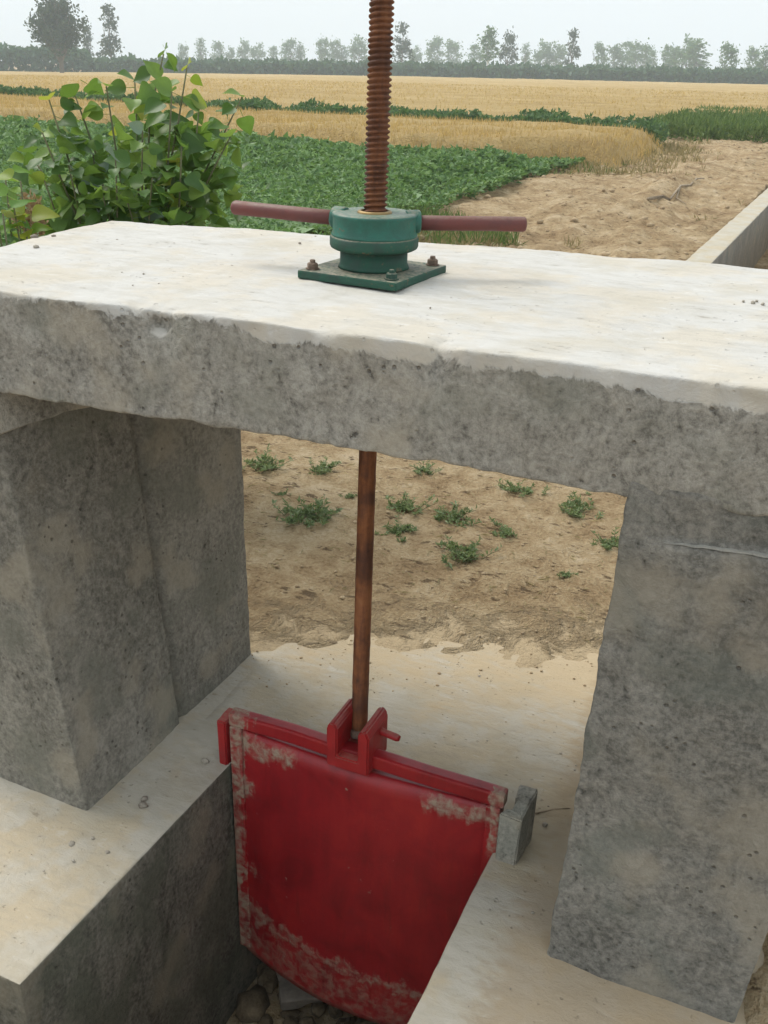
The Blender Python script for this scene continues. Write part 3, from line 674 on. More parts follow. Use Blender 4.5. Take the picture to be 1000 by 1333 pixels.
# bars: direction from the photographed ends on their common height
ZH = ZS+0.112*HK
le = on(305, 272, 2, ZH); re_ = on(684, 291, 2, ZH)
cen = Vector((OPX, OPY, ZH))
for side, end in ((-1, le), (1, re_)):
    d = Vector((end[0], end[1], ZH))-cen; d.z = 0; Lb = d.length/1.03; ang = math.atan2(d.y, d.x)
    bm = lathe([(0, 0.058), (0.0155, 0.058), (0.0155, Lb*0.5), (0.0152, Lb*0.75), (0.0156, Lb-0.004), (0.0138, Lb), (0.009, Lb-0.001), (0, Lb-0.002)], 24)
    for v in bm.verts: v.co.x += 0.0009*N(v.co.z, 0, side, 25); v.co.y += 0.0006*N(v.co.z, 7, side, 25)
    bmesh.ops.rotate(bm, verts=bm.verts, cent=(0, 0, 0), matrix=Matrix.Rotation(R(90), 3, 'Y'))
    o = link('handle_bar', mesh_bm('handle_bar', bm, True), M_BAR, hoist); o.location = (0, 0, 0.112); o.rotation_euler = (0, R(-0.6 if side < 0 else 0.3), ang)
    # cast socket with a raised ear round the bar
    bm = lathe([(0.0165, 0.060), (0.0215, 0.060), (0.0225, 0.066), (0.0225, 0.084), (0.0205, 0.0875), (0.0165, 0.0875)], 28)
    for v in bm.verts:
        if v.co.x < 0: v.co.x *= 1.12
        v.co += Vector((N(v.co.x, v.co.y, v.co.z, 60), N(v.co.y, v.co.z, v.co.x, 60), 0))*0.001
    bmesh.ops.rotate(bm, verts=bm.verts, cent=(0, 0, 0), matrix=Matrix.Rotation(R(90), 3, 'Y'))
    o = link('socket', mesh_bm('socket', bm, True), M_GREEN, hub); o.location = (0, 0, 0.112); o.rotation_euler = (0, 0, ang)
bm = lathe([(0.0245, 0.12), (0.033, 0.12), (0.033, 0.133), (0.030, 0.1355), (0.0258, 0.1355), (0.0245, 0.12)], 40)
link('stem_nut', mesh_bm('stem_nut', bm, True), M_BRASS, hoist)

# ------------------------------------------------------------------ leaves in bulk
def leaves_np(P, D, Nn, Ln, Wd, fold=0.25):
    """folded two-triangle leaves: P base, D direction, Nn approx normal (n,3), Ln, Wd (n,)"""
    D = D/np.linalg.norm(D, axis=1, keepdims=True); S = np.cross(D, Nn); S /= (np.linalg.norm(S, axis=1, keepdims=True)+1e-9); U = np.cross(S, D)
    m = P+D*(Ln*0.45)[:, None]; up = U*(Wd*fold)[:, None]
    V = np.stack([P, m+S*(Wd*0.5)[:, None]+up, P+D*Ln[:, None]-U*(Ln*0.12)[:, None], m-S*(Wd*0.5)[:, None]+up], 1).reshape(-1, 3)
    k = np.arange(len(P))*4
    Fc = np.concatenate([np.stack([k, k+1, k+2], 1), np.stack([k, k+2, k+3], 1)])
    return V, Fc
def join(parts):
    Vs, Fs, o = [], [], 0
    for V, Fc in parts: Vs.append(V); Fs.append(Fc+o); o += len(V)
    return np.concatenate(Vs), np.concatenate(Fs)
def vnoise(x, y, seed, s):
    return np.array([noise.noise(Vector((a*s, b*s, seed))) for a, b in zip(x, y)])
rg = np.random.default_rng(5)
def unit(n, up=0.4):
    d = rg.normal(size=(n, 3)); d[:, 2] = np.abs(d[:, 2])*up+0.1; return d/np.linalg.norm(d, axis=1, keepdims=True)

# green leafy crop between the bush and the wheat
def edge_line(px, z):
    q = sorted(tuple(on(p[0], p[1], 2, p[2] if len(p) > 2 else z)[:2]) for p in px); return [a for a, _ in q], [b for _, b in q]
FEX, FEY = edge_line([(-200, 137), (0, 150), (320, 171), (510, 187), (640, 197, 0.28), (756, 207, 0.17), (800, 210, 0.17)], 0.36)
def far_edge(x): return np.interp(x, FEX, FEY)
REP = sorted((float(on(u, v, 2, 0.0)[1]), float(on(u, v, 2, 0.0)[0])) for u, v in ((756, 221), (712, 229), (680, 240), (636, 255), (588, 273), (545, 290), (500, 306), (440, 330)))
REY, REX = [a for a, _ in REP], [b for _, b in REP]
def right_edge(y): return np.interp(y, REY, REX)
def crop(n, xr, yr_, size, hmax):
    x = rg.uniform(*xr, n); y = yr_[0]+(yr_[1]-yr_[0])*rg.uniform(0, 1, n)**1.15
    e = right_edge(y)+0.25*vnoise(x, y, 1.0, 1.3); fe = far_edge(x)+0.3*vnoise(x, y, 2.0, 0.9)
    ok = (x < e) & (y < fe); x, y = x[ok], y[ok]; e = e[ok]; fe = fe[ok]
    mound = 0.5+0.5*vnoise(x, y, 3.0, 2.3)+0.25*vnoise(x, y, 9.0, 6.0)
    edge = np.clip(np.minimum((e-x)*0.8, (fe-y))/0.6, 0.5, 1)
    h = hmax*(0.5+0.5*np.clip(mound, 0, 1.15))*edge
    z = h*(1-rg.uniform(0, 1, len(x))**2.2*0.75)
    P = np.stack([x, y, z], 1); L_ = size*rg.uniform(0.6, 1.35, len(x))*np.clip(y/9, 0.8, 1.5)
    return leaves_np(P, unit(len(x), 0.5), unit(len(x), 2.0), L_, L_*rg.uniform(0.4, 0.62, len(x)))
parts = [crop(210000, (-13, -1.7), (3.0, 18.5), 0.066, 0.42), crop(50000, (-24, -7), (8, 18.5), 0.10, 0.42)]
gx = np.arange(-26, -2.2, 0.22); gy = np.arange(2.9, 21.5, 0.22); idm = -np.ones((len(gy), len(gx)), int); Vb = []
for j, y in enumerate(gy):
    for i, x in enumerate(gx):
        if x < right_edge(y)-0.25 and y < far_edge(x)-0.2:
            idm[j, i] = len(Vb); Vb.append((x, y, 0.15+0.10*N(x, y, 3.0, 2.3)))
Fb = [(idm[j, i], idm[j, i+1], idm[j+1, i+1]) for j in range(len(gy)-1) for i in range(len(gx)-1) if min(idm[j, i], idm[j, i+1], idm[j+1, i+1]) >= 0]
Fb += [(idm[j, i], idm[j+1, i+1], idm[j+1, i]) for j in range(len(gy)-1) for i in range(len(gx)-1) if min(idm[j, i], idm[j+1, i+1], idm[j+1, i]) >= 0]
parts.append((np.array(Vb), np.array(Fb)))
o = link('green_crop', mesh_np('green_crop', *join(parts)), M_CROP); tag(o, 'dense low leafy green crop between the bush and the wheat', 'crop', kind='stuff')

# wheat: a canopy surface with standing stalks
def wheat(name, label, gx, gy, inside, h0, nst, box, slen, swid):
    idm = -np.ones((len(gy), len(gx)), int); Vb = []
    for j, y in enumerate(gy):
        for i, x in enumerate(gx):
            e = inside(x, y)
            if e > -2.5:
                idm[j, i] = len(Vb); hh = -0.10+(h0+0.07)*max(0, min(1, e))*(1+0.10*FB(x, y, 0, 0.7, 3)+0.12*N(x, y, 0, 5))
                Vb.append((x, y, base_h(x, y)+hh))
    Fb = []
    for j in range(len(gy)-1):
        for i in range(len(gx)-1):
            q = (idm[j, i], idm[j, i+1], idm[j+1, i+1], idm[j+1, i])
            if min(q) >= 0: Fb.append(q)
    root = link(name, mesh_np(name, np.array(Vb), np.array(Fb), True), M_WHEAT); tag(root, label, 'wheat', kind='stuff')
    pts = []
    while len(pts) < nst:
        u = rg.uniform(0, 1, 3); x = box[0]+(box[1]-box[0])*u[0]; y = box[2]+(box[3]-box[2])*u[1]**1.2
        e = inside(x, y)
        if e > u[2]*0.35: pts.append((x, y, base_h(x, y)+h0*min(1, e)*(0.72+0.1*u[2])))
    P = np.array(pts); n = len(P); D = rg.normal(size=(n, 3))*0.28; D[:, 2] = 1.0
    sc = np.clip(np.hypot(P[:, 0], P[:, 1])/28, 0.8, 2.5)
    Vl, Fl = leaves_np(P, D, rg.normal(size=(n, 3)), slen*rg.uniform(0.5, 1.2, n), swid*sc*rg.uniform(0.7, 1.3, n), 0.1)
    link('stalks', mesh_np('stalks', Vl, Fl), M_STRAW, root)['kind'] = 'stuff'
    return root
STRIPW = 1.6
SEX, SEY = edge_line([(-300, 104), (0, 122), (320, 141), (510, 150), (700, 158), (850, 166), (1000, 175)], 0.48)
def strip_y(x): return np.interp(x, SEX, SEY)
def in_near(x, y):
    r_ = 1.0*sst(-1.9+0.5*N(x, y, 0, 0.8), -2.9, x)
    return min((y-far_edge(x)-0.1)/0.5, (strip_y(x)-y)/0.5, r_*1.25-0.05)
wheat('wheat_field', 'narrow golden wheat strip between the leafy crop and the green weed row', np.arange(-40, -1.4, 0.25), np.arange(11, 27, 0.2), in_near, 0.5, 40000, (-34, -1.4, 11, 27), 0.17, 0.018)
def in_far(x, y):
    r_ = math.hypot(x-CAM[0], y-CAM[1])
    return min((y-strip_y(x)-1.2)/0.8, (198-r_)/2.0, (sst(0.2, -2.2, x-0.055*(y-8))*1.05-0.05)*1.0 if y < 80 else 1.0, max((y-32-0.5*N(x, 0, 0, 0.7))/0.8, (-3.0-x)/0.4))
gyf = lines([(21, 60, 0.6), (60, 200, 3.0)]); gxf = lines([(-190, -60, 4), (-60, 10, 0.8), (10, 110, 4)])
wheat('wheat_field', 'broad golden wheat field reaching back to the distant tree line', gxf, gyf, in_far, 0.5, 36000, (-70, 4, 21, 80), 0.18, 0.026)

# weed row between the two wheat fields, brighter weeds at its right end
def row(n, xr, yfun, width, hmax, size, seed):
    x = rg.uniform(*xr, n); y = yfun(x)+rg.uniform(0, width, n)
    h = hmax*(0.72+0.35*vnoise(x, y, seed, 0.9)+0.2*vnoise(x, y, seed+3, 3.0))
    z = h*(1-rg.uniform(0, 1, n)**2*0.9)
    P = np.stack([x, y, z], 1); L_ = size*rg.uniform(0.6, 1.3, n)
    return leaves_np(P, unit(n, 0.9), unit(n, 1.0), L_, L_*rg.uniform(0.35, 0.6, n))
pr = [row(40000, (-40, -2.3), strip_y, 1.5, 0.66, 0.125, 4.0)]
o = link('weed_row', mesh_np('weed_row', *join(pr)), M_STRIP); tag(o, 'long dark green weed row dividing the two wheat fields', 'weeds', kind='stuff')
n = 42000; x = rg.uniform(-3.4, 3.5, n); y = rg.uniform(24.5, 38, n); d_ = 0.6*vnoise(x, y, 6.0, 0.35)+0.5*vnoise(x, y, 8.0, 1.4)
keep = (d_ > 0.15-0.6*np.clip((y-24)/5, 0, 1)) & (x > -3.2+0.5*vnoise(x, y, 2, 0.8)) & ((x < canal_x(y)-0.45) | (x > canal_x(y)+0.6)); x, y = x[keep], y[keep]; n = len(x)
P = np.stack([x, y, rg.uniform(0, 0.42, n)*np.clip((y-20)/6, 0.25, 1.0)], 1)
o = link('grassy_weeds', mesh_np('grassy_weeds', *leaves_np(P, unit(n, 2.5), unit(n, 0.3), rg.uniform(0.08, 0.24, n), rg.uniform(0.025, 0.06, n))), M_GRASS)
tag(o, 'bright green grassy weeds at the far end of the dirt track', 'weeds', kind='stuff')
# dry grass: edge of the wheat strip, and a fringe right behind the slab
def grass(n, fx, fy, cond, Lr, Wr):
    x = rg.uniform(*fx, n); y = rg.uniform(*fy, n); m = 0.5+0.5*vnoise(x, y, 12.0, 1.6); keep = m > cond(x, y); x, y = x[keep], y[keep]; n = len(x)
    z = np.array([ground_h(a, b) for a, b in zip(x, y)])-0.01
    return leaves_np(np.stack([x, y, z], 1), unit(n, 3.0), rg.normal(size=(n, 3)), rg.uniform(*Lr, n), rg.uniform(*Wr, n), 0.1)
pr = [grass(7000, (-4.0, -0.9), (15, 23.5), lambda x, y: 0.34+0.30*np.clip((x+2.9)/1.7, 0, 1), (0.06, 0.20), (0.012, 0.024)),
      grass(4200, (-3.0, -1.2), (6.4, 8.6), lambda x, y: 0.42+0.2*np.clip((x+2.2), -1, 1), (0.04, 0.13), (0.007, 0.014)),
      grass(900, (-0.5, 0.1), (6.6, 30), lambda x, y: 0.68+0*x, (0.04, 0.12), (0.010, 0.02))]
o = link('dry_grass', mesh_np('dry_grass', *join(pr)), M_DRYG); tag(o, 'thin dry straw grass along the wheat edge and beside the track', 'grass', kind='stuff')
pr = [grass(3500, (-3.4, -1.6), (6.2, 9.2), lambda x, y: 0.42+0.14*np.clip((x+2.6), -1, 1), (0.06, 0.2), (0.008, 0.018)), grass(2000, (-4.4, -2.2), (14.5, 23), lambda x, y: 0.55+0*x, (0.06, 0.18), (0.012, 0.024))]
o = link('short_green_grass', mesh_np('short_green_grass', *join(pr)), M_GRASS); tag(o, 'short green grass patches fringing the dirt track', 'grass', kind='stuff')

# ------------------------------------------------------------------ big-leaved bush behind the slab
def leaf_obj_mesh(name, mat, curl=0.16, w=0.92):
    """one broad poplar leaf, length 1 along +Y, blade folded along the midrib and curled"""
    prof = [(0.0, 0.03), (0.015, 0.17), (0.06, 0.33), (0.13, 0.44), (0.22, 0.495), (0.33, 0.505), (0.45, 0.465), (0.57, 0.39), (0.69, 0.29), (0.80, 0.185), (0.90, 0.09), (0.96, 0.035), (1.0, 0.0)]
    Vv, Ff = [], []
    for t, hw in prof:
        zc = -curl*1.4*t*t; e = 0.22*hw*w
        wav = 0.03*math.sin(t*9)
        Vv += [(-hw*w, t, zc+e*1.3+wav), (-hw*w*0.5, t, zc+e*0.45), (0, t, zc), (hw*w*0.5, t, zc+e*0.45), (hw*w, t, zc+e*1.3-wav)]
    for k in range(len(prof)-1):
        a = 5*k; Ff += [(a+q, a+q+1, a+q+6, a+q+5) for q in range(4)]
    o = len(Vv); Vv += [(-0.018, -0.45, 0.05), (0.018, -0.45, 0.05), (0.012, 0.05, 0.005), (-0.012, 0.05, 0.005)]; Ff.append((o, o+1, o+2, o+3))
    me = bpy.data.meshes.new(name); me.from_pydata(Vv, [], Ff); me.update(); me.materials.append(mat)
    for p in me.polygons: p.use_smooth = True
    return me
LM = [leaf_obj_mesh('leaf', M_BUSH), leaf_obj_mesh('leaf', M_BUSH, 0.28, 0.8), leaf_obj_mesh('leaf', M_BUSH, 0.05, 1.0), leaf_obj_mesh('leaf', M_BUSHY, 0.2, 0.9), leaf_obj_mesh('leaf', M_BUSHP, 0.1, 0.85), leaf_obj_mesh('leaf', M_LIME, 0.15, 0.7)]
def put_leaf(root, me, p, d, nrm, L_):
    d = Vector(d).normalized(); nrm = Vector(nrm); s = d.cross(nrm).normalized(); u = s.cross(d)
    o = bpy.data.objects.new('leaf', me); COL.objects.link(o); o.parent = root
    m = Matrix(((s.x, d.x, u.x, p[0]), (s.y, d.y, u.y, p[1]), (s.z, d.z, u.z, p[2]), (0, 0, 0, 1)))
    o.matrix_local = m @ Matrix.Scale(L_, 4); return o
rd = random.Random(21)
bushc = at(165, 250, 3.75)
bush = empty('poplar_bush', (bushc[0], bushc[1], 0.0)); B0 = Vector((bushc[0], bushc[1], 0))
tag(bush, 'bushy green poplar sapling with broad leaves behind the slab', 'bush')
toCam = Vector((CAM[0], CAM[1], CAM[2]))
tips = [(208, 70, 3.75), (242, 88, 3.8), (222, 120, 3.6), (170, 105, 3.85), (140, 112, 3.7), (65, 130, 3.7), (100, 125, 3.75), (52, 170, 3.6), (262, 140, 3.8), (312, 126, 3.8), (296, 178, 3.7), (240, 190, 3.5),
        (190, 170, 3.5), (150, 205, 3.45), (120, 200, 3.7), (90, 215, 3.55), (200, 230, 3.45), (255, 235, 3.55), (60, 235, 3.6), (130, 250, 3.5), (170, 265, 3.45), (225, 265, 3.6), (288, 215, 3.9), (40, 200, 3.95)]
for ti, (u, v, dist) in enumerate(tips):
    tip = Vector(at(u, v, dist))-B0
    b = Vector((rd.uniform(-0.14, 0.14), rd.uniform(-0.1, 0.12), 0)); pts = []
    for q in range(9):
        t = q/8; p = b.lerp(tip, t); p += Vector((tip.x-b.x, tip.y-b.y, 0))*(-0.16*math.sin(math.pi*t)) + Vector((rd.uniform(-1, 1), rd.uniform(-1, 1), 0))*0.012
        pts.append(p)
    bm = tube(bmesh.new(), pts, [0.009*(1-0.72*q/8) for q in range(9)], 6)
    link('stem', mesh_bm('stem', bm, True), M_STEM, bush)
    nl = 14 if ti < 12 else 11
    for q in range(nl):
        t = 1.0-(q/nl)**1.25*0.42; k = t*8; i0 = min(7, int(k)); p = pts[i0].lerp(pts[i0+1], k-i0)
        az = rd.uniform(0, 2*math.pi) if q else rd.uniform(-2.4, -0.7)
        d = Vector((math.cos(az), math.sin(az), rd.uniform(-0.55, 0.35) if q else 0.5)).normalized()
        L_ = rd.uniform(0.052, 0.098)*(0.8 if q == 0 else (0.85 if q == 1 else 1.0))*(1.06 if t < 0.9 else 1.0)
        pet = p+d*L_*(0.42 if q else 0.02)
        face = (toCam-B0-p).normalized()
        nrm = Vector((rd.uniform(-0.9, 0.9), rd.uniform(-0.9, 0.9), 0.8)) + face*rd.uniform(-0.1, 1.0)
        k_ = rd.random(); me = LM[0] if k_ < 0.36 else LM[1] if k_ < 0.6 else LM[2] if k_ < 0.82 else LM[3] if k_ < (0.93 if ti < 12 else 0.86) else LM[4]
        put_leaf(bush, me, pet, d, nrm, L_)
n = 820; g = np.random.default_rng(31); k = g.integers(0, len(tips), n)
TP = np.array([at(u, v, d) for u, v, d in tips])-np.array(B0); tt = g.uniform(0.45, 0.96, n)
P = TP[k]*tt[:, None]+g.normal(size=(n, 3))*np.array([0.07, 0.07, 0.05])
base = np.array([v.co[:] for v in LM[0].vertices]); fac = np.array([p.vertices[:] for p in LM[0].polygons]); Vs, Fs = [], []
for q in range(n):
    d = Vector((g.normal(), g.normal(), g.uniform(-0.8, 0.3))).normalized(); nr = Vector((g.normal()*0.7, g.normal()*0.7-0.3, 0.9)); sd_ = d.cross(nr).normalized(); u_ = sd_.cross(d)
    Vs.append(base@(np.array([sd_[:], d[:], u_[:]])*g.uniform(0.045, 0.085))+P[q]); Fs.append(fac+q*len(base))
link('inner_leaves', mesh_np('inner_leaves', np.concatenate(Vs), np.concatenate(Fs), True), M_BUSH, bush)['kind'] = 'stuff'
# lime plant cut by the left edge of the picture
lc = at(2, 270, 3.1); L0 = Vector((lc[0], lc[1], 0))
lime = empty('lime_green_shrub', tuple(L0)); tag(lime, 'lime green shrub at the left picture edge beside the slab corner', 'shrub')
for ti, (u, v, dist) in enumerate([(6, 222, 3.15), (-20, 214, 3.2), (24, 236, 3.1), (-8, 245, 3.0), (22, 262, 3.05), (5, 278, 3.0), (-30, 260, 3.1), (28, 285, 3.15), (-12, 290, 3.0)]):
    tip = Vector(at(u, v, dist))-L0; b = Vector((rd.uniform(-0.06, 0.06), rd.uniform(-0.06, 0.06), 0))
    pts = [b.lerp(tip, q/5)+Vector((rd.uniform(-1, 1), rd.uniform(-1, 1), 0))*0.01 for q in range(6)]
    link('stem', mesh_bm('stem', tube(bmesh.new(), pts, [0.006*(1-0.6*q/5) for q in range(6)], 5), True), M_STEM, lime)
    for q in range(8):
        t = 1-(q/8)*0.3; p = b.lerp(tip, t); az = rd.uniform(0, 6.28); d = Vector((math.cos(az), math.sin(az), rd.uniform(-0.3, 0.6))).normalized()
        L_ = rd.uniform(0.05, 0.085); put_leaf(lime, LM[5] if rd.random() < 0.8 else LM[3], p+d*L_*0.42, d, (rd.uniform(-0.5, 0.5), rd.uniform(-0.9, 0.2), 0.9), L_)
# dry seed head in front of it
dcn = at(38, 286, 3.3); dry = empty('dry_weed', (dcn[0], dcn[1], 0.0)); tag(dry, 'brown dried seed head between lime shrub and poplar bush', 'weed')
n = 420; q = rg.normal(size=(n, 3)); q /= np.linalg.norm(q, axis=1, keepdims=True); q *= (rg.uniform(0.2, 1, n)**0.5)[:, None]*np.array([0.055, 0.055, 0.075])
link('seed_head', mesh_np('seed_head', *leaves_np(q+np.array([0, 0, dcn[2]]), unit(n, 1.5), unit(n, 1.0), rg.uniform(0.012, 0.03, n), rg.uniform(0.006, 0.012, n))), M_SEED, dry)
link('stem', mesh_bm('stem', tube(bmesh.new(), [(0.01, 0, -0.01), (0.015, 0.01, dcn[2]*0.5), (0, 0, dcn[2])], [0.006, 0.005, 0.004], 6), True), M_TWIG, dry)

# ------------------------------------------------------------------ weed tufts on the dirt seen through the opening
TUFT = [((370, 640), 14, 'tiny seedling above the widest low tuft, left of the shaft'), ((735, 748), 16, 'tiny brownish sprout low in the opening near the right pillar'), ((455, 640), 13, 'tiny sprout close to the left side of the rusty shaft'),
        ((345, 598), 46, 'weed tuft against the left pillar, nearest the slab shadow line'), ((420, 603), 38, 'weed tuft left of the rusty shaft, just under the slab'), ((400, 661), 62, 'widest low weed tuft left of the rusty shaft'),
        ((524, 650), 44, 'weed tuft just right of the rusty shaft'), ((552, 605), 26, 'small weed tuft tucked under the slab edge at mid span'), ((587, 666), 44, 'dense weed tuft in the middle of the opening'),
        ((655, 683), 32, 'small round weed tuft right of the middle one'), ((604, 713), 50, 'flat sparse weed tuft lowest in the opening'), ((518, 683), 40, 'flat weed smear beside the rusty shaft below its taller neighbour'),
        ((676, 628), 36, 'mossy weed tuft half hidden by the slab edge'), ((752, 652), 46, 'bushiest weed tuft near the right pillar'), ((793, 699), 36, 'weed tuft touching the outline of the right pillar')]
for (u, v), px, lab in TUFT:
    c = on(u, v+px*0.18, 2, 0.02); dist = np.linalg.norm(c-CAM); w_ = px*dist/F_PX
    t = empty('weed_tuft', (c[0], c[1], ground_h(c[0], c[1])-0.004)); tag(t, lab, 'weed', 'weed tufts on the dirt behind the gate')
    flat = 0.4 if 'flat' in lab or 'low' in lab else 0.62
    n = int(150+px*6.0); pr = []
    nst = 12+px//4; sb = rg.normal(size=(nst, 2))*w_*0.22; az = rg.uniform(0, 6.28, nst); Ls2 = rg.uniform(0.2, 0.95, nst)*w_
    k = rg.integers(0, nst, n); tt = rg.uniform(0.05, 1, n)
    P = np.zeros((n, 3)); P[:, 0] = sb[k, 0]+np.cos(az[k])*Ls2[k]*tt*0.75; P[:, 1] = sb[k, 1]+np.sin(az[k])*Ls2[k]*tt*0.75; P[:, 2] = Ls2[k]*(tt*0.75-0.15*tt*tt)*flat+0.002
    Lf = rg.uniform(0.25, 0.6, n)*w_*0.26+0.005
    link('foliage', mesh_np('foliage', *leaves_np(P, unit(n, 0.9), unit(n, 1.4), Lf, Lf*rg.uniform(0.22, 0.42, n))), M_WEED, t)
    bm = bmesh.new()
    for s in range(nst):
        e = Vector((sb[s, 0]+math.cos(az[s])*Ls2[s]*0.75, sb[s, 1]+math.sin(az[s])*Ls2[s]*0.75, Ls2[s]*0.6*flat)); b = Vector((sb[s, 0], sb[s, 1], -0.005))
        tube(bm, [b, b.lerp(e, 0.5)+Vector((0, 0, 0.004)), e], [0.0016, 0.0013, 0.0008], 4)
    link('stems', mesh_bm('stems', bm), M_STEM, t)['kind'] = 'stuff'

# ------------------------------------------------------------------ stones, clods, crumbs, sticks
def rock(bm, c, s, seed, sub=1, flat=0.7):
    r = bmesh.ops.create_icosphere(bm, subdivisions=sub, radius=1.0)
    for v in r['verts']:
        p = v.co.copy(); k = 1+0.38*noise.noise(p*1.3+Vector((seed, 0, 0)))+0.2*noise.noise(p*3.1+Vector((0, seed, 0)))
        v.co = Vector((p.x*k*s[0], p.y*k*s[1], p.z*k*s[2]*flat))+Vector(c)
rr = random.Random(4); spots = []
tries = 0
while len(spots) < 64 and tries < 4000:
    tries += 1
    x, y, s = rr.uniform(-0.31, 0.12), rr.uniform(-0.30, 0.36), rr.uniform(0.022, 0.05)
    if all(math.hypot(x-a, y-b) > (s+c)*0.86 for a, b, c in spots): spots.append((x, y, s))
for i, (x, y, s) in enumerate(spots):
    bm = bmesh.new(); rock(bm, (0, 0, 0), (s*rr.uniform(0.75, 1.25), s*rr.uniform(0.75, 1.25), s), i*3.7, 2, 0.75)
    for v in bm.verts: v.co += v.co.normalized()*s*0.22*noise.noise(v.co/s*2.6+Vector((i, 0, 0)))
    o = link('rubble_stone', mesh_bm('rubble_stone', bm, i % 3 != 0), M_STONE); o.location = (x, y, -0.80+s*0.45); o.rotation_euler = (rr.uniform(-0.4, 0.4), rr.uniform(-0.4, 0.4), rr.uniform(0, 6.28))
    tag(o, 'rounded muddy brown stone among rubble on the channel floor', 'stone', 'rubble stones on the channel floor')
pc = on(392, 1282, 2, -0.715)
bm = add_box(bmesh.new(), (-0.062, -0.05, -0.02), (0.062, 0.05, 0.02), 0.006)
bmesh.ops.subdivide_edges(bm, edges=bm.edges[:], cuts=2, use_grid_fill=True)
for v in bm.verts: v.co += Vector((N(v.co.x, v.co.y, v.co.z, 22), N(v.co.y, v.co.z, v.co.x, 22), N(v.co.z, v.co.x, v.co.y, 22)))*0.012
o = link('flat_stone', mesh_bm('flat_stone', bm), M_STONEP); o.location = tuple(pc); o.rotation_euler = (0.35, -0.2, 0.5); tag(o, 'flat pale broken slab piece under the red gate', 'stone')

def scatter(name, label, cat, mat, items, sub=1):
    Vs, Fs, off = [], [], 0
    bm = bmesh.new()
    for k, (c, s) in enumerate(items): rock(bm, c, (s*rr.uniform(0.7, 1.3), s*rr.uniform(0.7, 1.3), s), k*1.9, sub, 0.65)
    o = link(name, mesh_bm(name, bm, True), mat); return tag(o, label, cat, kind='stuff')
it = []
for k in range(900):
    x, y = rr.uniform(-2.0, 0.9), 1.02+rr.random()**1.3*1.9; s = 0.0016+0.009*rr.random()**6; it.append(((x, y, ground_h(x, y)+s*0.2), s))
for k in range(420):
    x = rr.uniform(-0.55, 0.55); y = 0.80+0.40*x+rr.gauss(0.12, 0.12); s = 0.001+0.0045*rr.random()**6
    if y > 0.5: it.append(((x, y, max(0.005, ground_h(x, y))+s*0.1), s))
for k in range(1100):
    y = rr.uniform(7, 27); x = rr.uniform(right_edge(min(y, 17))-0.1, canal_x(y)-0.5); s = 0.006+0.04*rr.random()**5; it.append(((x, y, ground_h(x, y)+s*0.2), s))
scatter('soil_clods', 'loose soil crumbs and clods scattered over the bare dirt', 'clods', M_CLOD, it)
it = []
for k in range(200):
    r_ = rr.random()
    if r_ < 0.4: x, y = chx(rr.uniform(-0.3, 0.32), 0.9), rr.uniform(0.5, 1.05)
    elif r_ < 0.75: x, y = rr.uniform(-0.85, -0.36), rr.uniform(-0.42, -0.06)
    else: x, y = rr.uniform(0.36, 0.5), rr.uniform(-0.6, 1.0)
    s = 0.0008+0.004*rr.random()**7; it.append(((x, y, 0.004+s*0.1), s))
for x, y, s in ((-0.43, 0.03, 0.012), (-0.44, 0.05, 0.008), (-0.415, -0.12, 0.007), (-0.50, -0.13, 0.007), (-0.385, 0.22, 0.01), (0.42, 0.34, 0.008)): it.append(((x, y, s*0.3), s))
scatter('concrete_crumbs', 'small crumbs of mortar and dirt lying on the concrete', 'crumbs', M_CRUMB, it)
it = [((rr.uniform(-0.85, 0.9), rr.uniform(0.03, 0.85), 1.151), 0.0008+0.0028*rr.random()**5) for k in range(110)]
for u, v, s in ((45, 309, 0.009), (70, 308, 0.006), (47, 322, 0.008), (980, 395, 0.006), (968, 393, 0.004), (993, 397, 0.005), (985, 393, 0.004)):
    p = on(u, v, 2, 1.152); it.append(((p[0], p[1], 1.1535), s))
scatter('slab_crumbs', 'dark crumbs and chips scattered on the white slab top', 'crumbs', M_CRUMB, it)

def stick(pts, r, label):
    bm = tube(bmesh.new(), pts, [r*(1-0.5*k/(len(pts)-1)) for k in range(len(pts))], 6)
    o = link('dry_stick', mesh_bm('dry_stick', bm, True), M_TWIG); tag(o, label, 'stick', 'dry sticks on the ground'); return o
def spine(px, z=0.03): 
    out = []
    for u, v in px: p = on(u, v, 2, 0.02); out.append((p[0], p[1], ground_h(p[0], p[1])+z))
    return out
stick(spine([(842, 272), (862, 264), (871, 266), (884, 255), (897, 250), (905, 243), (916, 236)], 0.018), 0.02, 'long pale branch lying on the dirt track near the canal wall')
stick(spine([(884, 255), (880, 262), (893, 268)], 0.02), 0.012, 'short pale stick lying across the long branch on the dirt track')
p1, p2 = on(697, 1031+28, 2, 0.003), on(742, 1052, 2, 0.003)
stick([(p1[0], p1[1], 0.003), ((p1[0]+p2[0])/2, (p1[1]+p2[1])/2+0.004, 0.004), (p2[0], p2[1], 0.003)], 0.0022, 'thin dark twig on concrete between gate and right pillar')
straws = []
n = 700; x = rg.uniform(-2.0, 0.8, n); y = 1.1+rg.uniform(0, 1, n)**1.3*1.8
P = np.stack([x, y, [ground_h(a, b)+0.004 for a, b in zip(x, y)]], 1); D = rg.normal(size=(n, 3)); D[:, 2] *= 0.12
o = link('straw_litter', mesh_np('straw_litter', *leaves_np(P, D, np.tile([0, 0, 1.0], (n, 1)), rg.uniform(0.012, 0.05, n), rg.uniform(0.002, 0.005, n), 0.3)), M_DRYG); tag(o, 'dry straw litter strewn on the dirt behind the gate', 'litter', kind='stuff')

